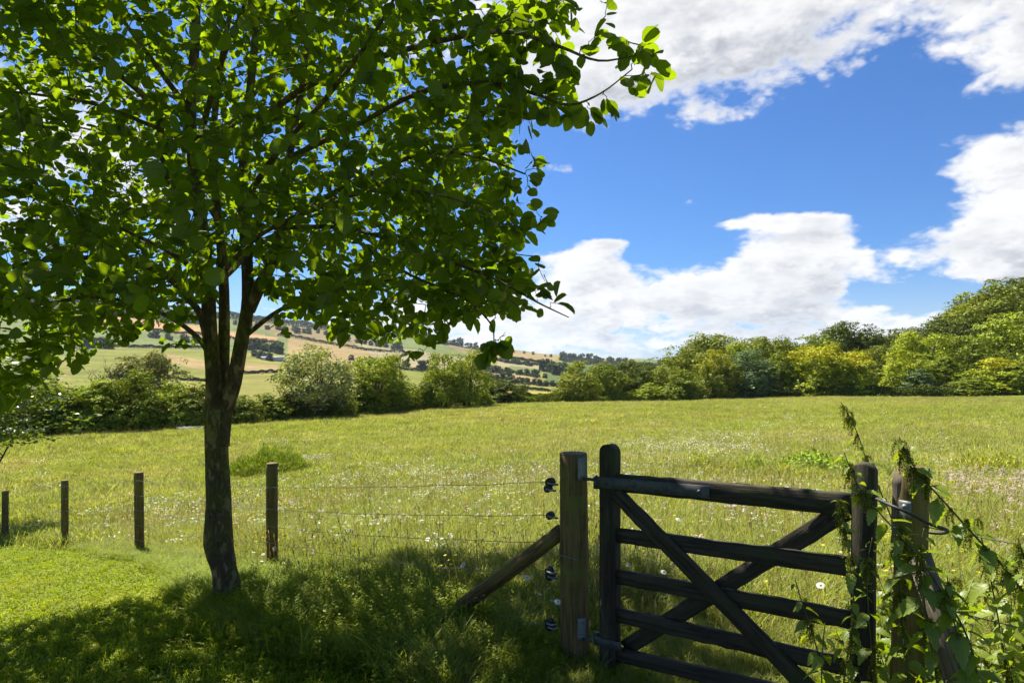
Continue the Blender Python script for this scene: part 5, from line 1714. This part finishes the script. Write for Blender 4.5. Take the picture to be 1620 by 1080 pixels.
def nettle_flower_mesh(seed):
    rg = np.random.default_rng(seed); bg = Bag()
    for k in range(6):
        a = rg.uniform(0, 6.283); L = rg.uniform(.035, .075); o = rg.uniform(.006, .022)
        n = 11; f = np.linspace(0, 1, n)
        pts = np.stack([np.cos(a) * o * np.sqrt(f) * 1.2, np.sin(a) * o * np.sqrt(f) * 1.2, -L * f ** 1.3 + .006 * np.sin(f * 3)], -1)
        bg.add(*tube(pts, .0007, 3, cap=False))
        for p in pts[1:]:
            for q in range(5):
                c = p + rg.normal(0, .0030, 3); s = rg.uniform(.0016, .0032); u = rg.normal(size=3); u /= np.linalg.norm(u); v = np.cross(u, rg.normal(size=3)); v /= np.linalg.norm(v)
                bg.add(np.array([c - u * s, c + v * s, c + u * s, c - v * s]), np.array([(0, 1, 2, 3)]))
    return bg.mesh('flower_cluster', M_nflow)


NL = [nettle_leaf_mesh(i) for i in range(4)]
NF = [nettle_flower_mesh(i) for i in range(5)]


def nettle(path3, label, seed, group=None, leaf0=.085, flowers=.6, node=.062, rs=.0035, leafp=.85):
    """path3: stem points from the root to the tip"""
    rg = np.random.default_rng(seed); p = spline(path3, 40)
    L = np.concatenate([[0], np.cumsum(np.linalg.norm(np.diff(p, axis=0), axis=1))])
    root = p[0].copy(); r = empty('nettle_plant', root); tag(r, label, 'nettle', group)
    p = p - root
    V, fs = tube(p, np.linspace(rs, rs * .45, 40), 6)
    link('stem', nmesh('stem', V, fs, M_nstem, True), r)
    s = .05 + rg.uniform(0, .04); ph = rg.uniform(0, 6.28); tot = L[-1]
    while s < tot:
        f = s / tot
        c = np.array([np.interp(s, L, p[:, k]) for k in range(3)])
        d = np.array([np.interp(min(s + .01, tot), L, p[:, k]) for k in range(3)]) - np.array([np.interp(s - .01, L, p[:, k]) for k in range(3)]); d /= np.linalg.norm(d) + 1e-9
        ph += math.pi / 2 + rg.normal(0, .2)
        e1 = np.cross(d, (0.3, .2, 1)); e1 /= np.linalg.norm(e1) + 1e-9; e2 = np.cross(d, e1)
        size = leaf0 * (1.0 if f < .75 else 1.0 - .62 * (f - .75) / .25) * rg.uniform(.75, 1.2)
        for side in (0, math.pi):
            if rg.uniform() > leafp: continue
            out = e1 * math.cos(ph + side) + e2 * math.sin(ph + side)
            yv = out + np.array((0, 0, rg.uniform(-.55, .05))); yv /= np.linalg.norm(yv)
            zv = UP + rg.normal(0, .3, 3); zv -= yv * zv.dot(yv); zv /= np.linalg.norm(zv); xv = np.cross(yv, zv)
            o = link('leaf', NL[rg.integers(0, 4)], r)
            M = Matrix((Vector(xv) * size, Vector(yv) * size, Vector(zv) * size)).transposed().to_4x4(); M.translation = Vector(c + yv * .012)
            o.matrix_local = M
        if f > .30 and rg.uniform() < flowers:
            for q in range(rg.integers(1, 3)):
                o = link('flower_cluster', NF[rg.integers(0, 5)], r); o.location = c + rg.normal(0, .004, 3); k = rg.uniform(.8, 1.35); o.scale = (k, k, k); o.rotation_euler = (0, 0, rg.uniform(0, 6.28))
        s += node * (1.0 if f < .8 else .55) * rg.uniform(.85, 1.15)
    return r


def pp(lst): return [P(*q) for q in lst]


nettle(pp([(1500, 1180, 2.95), (1470, 1010, 2.90), (1425, 860, 2.85), (1392, 775, 2.80), (1372, 730, 2.76), (1358, 690, 2.74), (1346, 662, 2.72), (1330, 636, 2.70)]), 'tallest nettle, its tip standing above the closing stile of the gate', 1, leaf0=.07, flowers=.6)
nettle(pp([(1690, 1100, 2.25), (1650, 985, 2.25), (1595, 905, 2.25), (1540, 845, 2.25), (1495, 795, 2.25), (1455, 750, 2.26), (1436, 720, 2.27), (1422, 690, 2.28)]), 'long arching nettle whose tip leans over the round latch post', 2, leaf0=.085, flowers=1.0, rs=.0045)
nettle(pp([(1560, 1150, 2.1), (1535, 1020, 2.1), (1490, 935, 2.15), (1440, 865, 2.2), (1395, 815, 2.25), (1362, 775, 2.28), (1345, 740, 2.3), (1335, 715, 2.3)]), 'nettle hung with flower tassels in front of the closing stile', 3, leaf0=.07, flowers=.6)
nettle(pp([(1345, 1180, 2.45), (1335, 1080, 2.45), (1350, 980, 2.42), (1345, 890, 2.4), (1335, 830, 2.4), (1328, 790, 2.4)]), 'nettle against the gate end, covering the junction of top rail and stile', 4, leaf0=.06, flowers=.6)
nettle(pp([(1440, 1180, 2.3), (1435, 1060, 2.3), (1425, 960, 2.28), (1420, 880, 2.27), (1425, 820, 2.26)]), 'upright nettle directly in front of the round latch post', 5, leaf0=.075, flowers=.8)
nettle(pp([(1400, 1190, 2.35), (1385, 1080, 2.35), (1375, 980, 2.35), (1372, 900, 2.35), (1380, 850, 2.35)]), 'leafy nettle rising between the closing stile and the latch post', 6, leaf0=.08, flowers=.6)
nettle(pp([(1600, 1200, 2.5), (1590, 1050, 2.5), (1570, 930, 2.5), (1555, 860, 2.5), (1545, 820, 2.5)]), 'nettle with big serrated leaves right of the grey strut', 7, leaf0=.10, flowers=.5)
nettle(pp([(1340, 1190, 2.5), (1310, 1090, 2.5), (1285, 1000, 2.5), (1268, 950, 2.5), (1258, 915, 2.5)]), 'small nettle in front of the fourth rail at the closing end', 8, leaf0=.065, flowers=.2)
nettle(pp([(1290, 1200, 2.4), (1300, 1120, 2.4), (1300, 1050, 2.4), (1305, 985, 2.4)]), 'low pale-leaved nettle before the lower end of the front brace', 9, leaf0=.07, flowers=.1)
nettle(pp([(1700, 1150, 2.1), (1660, 1010, 2.1), (1625, 900, 2.1), (1610, 850, 2.1)]), 'nettle with large leaves at the right edge of the frame', 10, leaf0=.105, flowers=.5)
nettle(pp([(1500, 1200, 2.2), (1478, 1050, 2.18), (1462, 950, 2.16), (1455, 880, 2.15), (1462, 835, 2.15)]), 'leafy nettle hiding the top of the grey strut', 11, leaf0=.10, flowers=.5)
nettle(pp([(1560, 1200, 2.1), (1535, 1080, 2.1), (1510, 985, 2.1), (1498, 910, 2.1)]), 'leafy nettle across the middle of the grey strut', 12, leaf0=.10, flowers=.5)
rgn = np.random.default_rng(50)
for i in range(170):
    t = rgn.uniform(1.35, 3.6); s = rgn.uniform(-1.3, .3)
    x, y = F0 + GD[:2] * t + GN[:2] * s
    if y < 1.75 or x / y > 1.0: continue
    z = gz1(x, y); h = rgn.uniform(.4, .95) if t > 1.9 else rgn.uniform(.25, .6)
    l = rgn.normal(0, .12, 2)
    nettle([(x, y, z), (x + l[0] * .3, y + l[1] * .3, z + h * .5), (x + l[0], y + l[1], z + h)], ('low nettle at the foot of the closing stile' if t < 1.75 else 'nettle stem in the tangle around the leaning strut' if t < 2.3 else 'nettle in the thicket at the far right edge, past the strut'), 60 + i, ('nettles under the gate end' if t < 1.75 else 'nettles around the strut' if t < 2.3 else 'nettles at the right edge'), leaf0=rgn.uniform(.075, .12), flowers=.3, leafp=.95)


# weeds standing in the fence bank and single ox-eye daisies
def daisy(px, py, Y, label, seed):
    rg = np.random.default_rng(seed); h = P(px, py, Y); z0 = gz1(h[0], h[1]); root = np.array((h[0] + rg.normal(0, .03), h[1], z0))
    r = empty('oxeye_daisy', root); tag(r, label, 'daisy')
    V, fs = tube(spline([(0, 0, -.02), ((h[0] - root[0]) * .3, 0, (h[2] - z0) * .6), h - root], 8), .0014, 4); link('stem', nmesh('stem', V, fs, M_nstem, True), r)
    nrm = np.array((rg.normal(0, .3), -.5, 1)); nrm /= np.linalg.norm(nrm); e1 = np.cross(nrm, (1, 0, 0)); e1 /= np.linalg.norm(e1); e2 = np.cross(nrm, e1)
    bg = Bag()
    for k in range(16):
        b = k * 2 * math.pi / 16; d = e1 * math.cos(b) + e2 * math.sin(b); e = (-e1 * math.sin(b) + e2 * math.cos(b)) * .0042
        bg.add(np.array([d * .006 - e * .5, d * .006 + e * .5, d * .018 + e - nrm * .001, d * .025 - nrm * .003, d * .018 - e - nrm * .001]), np.array([(0, 1, 2, 3, 4)]))
    o = link('petals', bg.mesh('petals', M_white), r); o.location = h - root
    V, fs = tube([nrm * 0, nrm * .003, nrm * .005], (.0075, .006, .001), 10); o = link('disc', nmesh('disc', V, fs, M_yellowp, True), r); o.location = h - root
for (px, py, Y, lab) in [(883, 951, 3.9, 'white ox-eye daisy just left of the foot of the hinge post'), (732, 893, 4.6, 'white ox-eye daisy above the strut, at its middle'), (834, 913, 4.3, 'white ox-eye daisy between the strut and the hinge post'),
                         (1050, 904, 4.6, 'white daisy seen through the gate below the second rail'), (1073, 821, 5.6, 'white daisy seen through the gate under the front brace'), (995, 893, 4.8, 'small white daisy beside the hanging stile, seen through the gate'),
                         (1298, 925, 3.6, 'white daisy seen through the gate near its closing end'), (676, 852, 6.0, 'white daisy standing in the grass left of the strut top')]:
    daisy(px, py, Y, lab, px)

def weed(px, Y, h, label, seed, name='tall_weed'):
    """thin branching weed with small narrow leaves"""
    rg = np.random.default_rng(seed); x, y = G(px, Y); z = gz1(x, y); r = empty(name, (x, y, z)); tag(r, label, 'weed')
    st = Bag(); lf = Bag()
    def br(p, d, L, rad, lev):
        pts = [p]
        for k in range(6):
            d = d + rg.normal(0, .10, 3); d[2] += .05; d /= np.linalg.norm(d); pts.append(pts[-1] + d * L / 6)
        st.add(*tube(pts, np.linspace(rad, rad * .5, 7), 4))
        for q in pts[1:]:
            for k in range(2):
                a = rg.uniform(0, 6.28); dd = np.array((math.cos(a), math.sin(a), rg.uniform(-.2, .7))); e = np.cross(dd, UP); s = rg.uniform(.012, .03)
                lf.add(np.array([q, q + dd * s * .5 + e * s * .18, q + dd * s, q + dd * s * .5 - e * s * .18]), np.array([(0, 1, 2, 3)]), np.array([(0, .7)] * 4))
            if lev < 1 and rg.uniform() < .8:
                dd = d + rg.normal(0, .5, 3); br(q, dd / np.linalg.norm(dd), L * .35, rad * .6, lev + 1)
    br(np.array((0, 0, -.01)), np.array((rg.normal(0, .1), 0, 1.)), h, .0022, 0)
    link('stem', st.mesh('stem', M_nstem, True), r); link('foliage', lf.mesh('foliage', M_lush, False, True), r)
for px, Y, h, lab in [(478, 5.9, .75, 'thin dark weed right of the fence post that stands behind the big tree'), (545, 5.6, .80, 'branching weed at the fence midway between post and strut'), (600, 5.3, .72, 'thin branching weed a little left of the strut foot'), (660, 5.0, .66, 'weed just behind the strut foot'),
                      (505, 6.1, .7, 'spindly weed behind the lower fence wires'), (590, 5.8, .78, 'tall spindly weed crossing the middle wires'), (770, 4.6, .55, 'weed rising behind the middle of the strut'), (405, 5.9, .6, 'weed between the near trunk and the fence post'), (232, 8.3, .45, 'weed at the foot of the fence post left of the near trunk')]:
    weed(px, Y, h, lab, px)


# ------------------------------------------------------------------ the air over the valley
def haze():
    dg = bpy.context.evaluated_depsgraph_get()
    zs = [v.co.z for o in COL.objects if o.name.startswith('farmland') for v in o.data.vertices]
    lo = min(zs) - 1.5; hi = max(zs) + 22
    V, Fc = boxV((-6400, -6400, lo), (6400, 6400, hi))
    m, t, out = new_mat('air_haze')
    pv = t.n('ShaderNodeVolumePrincipled'); pv.inputs['Color'].default_value = (.78, .88, 1.0, 1); pv.inputs['Density'].default_value = HAZE
    pv.inputs['Anisotropy'].default_value = 0.2
    t.link(pv.outputs[0], out.inputs['Volume'])
    o = link('haze', nmesh('haze', V, [Fc], m)); o['kind'] = 'stuff'; o['label'] = 'thin summer haze over the valley'
HAZE = 0.00005
haze()
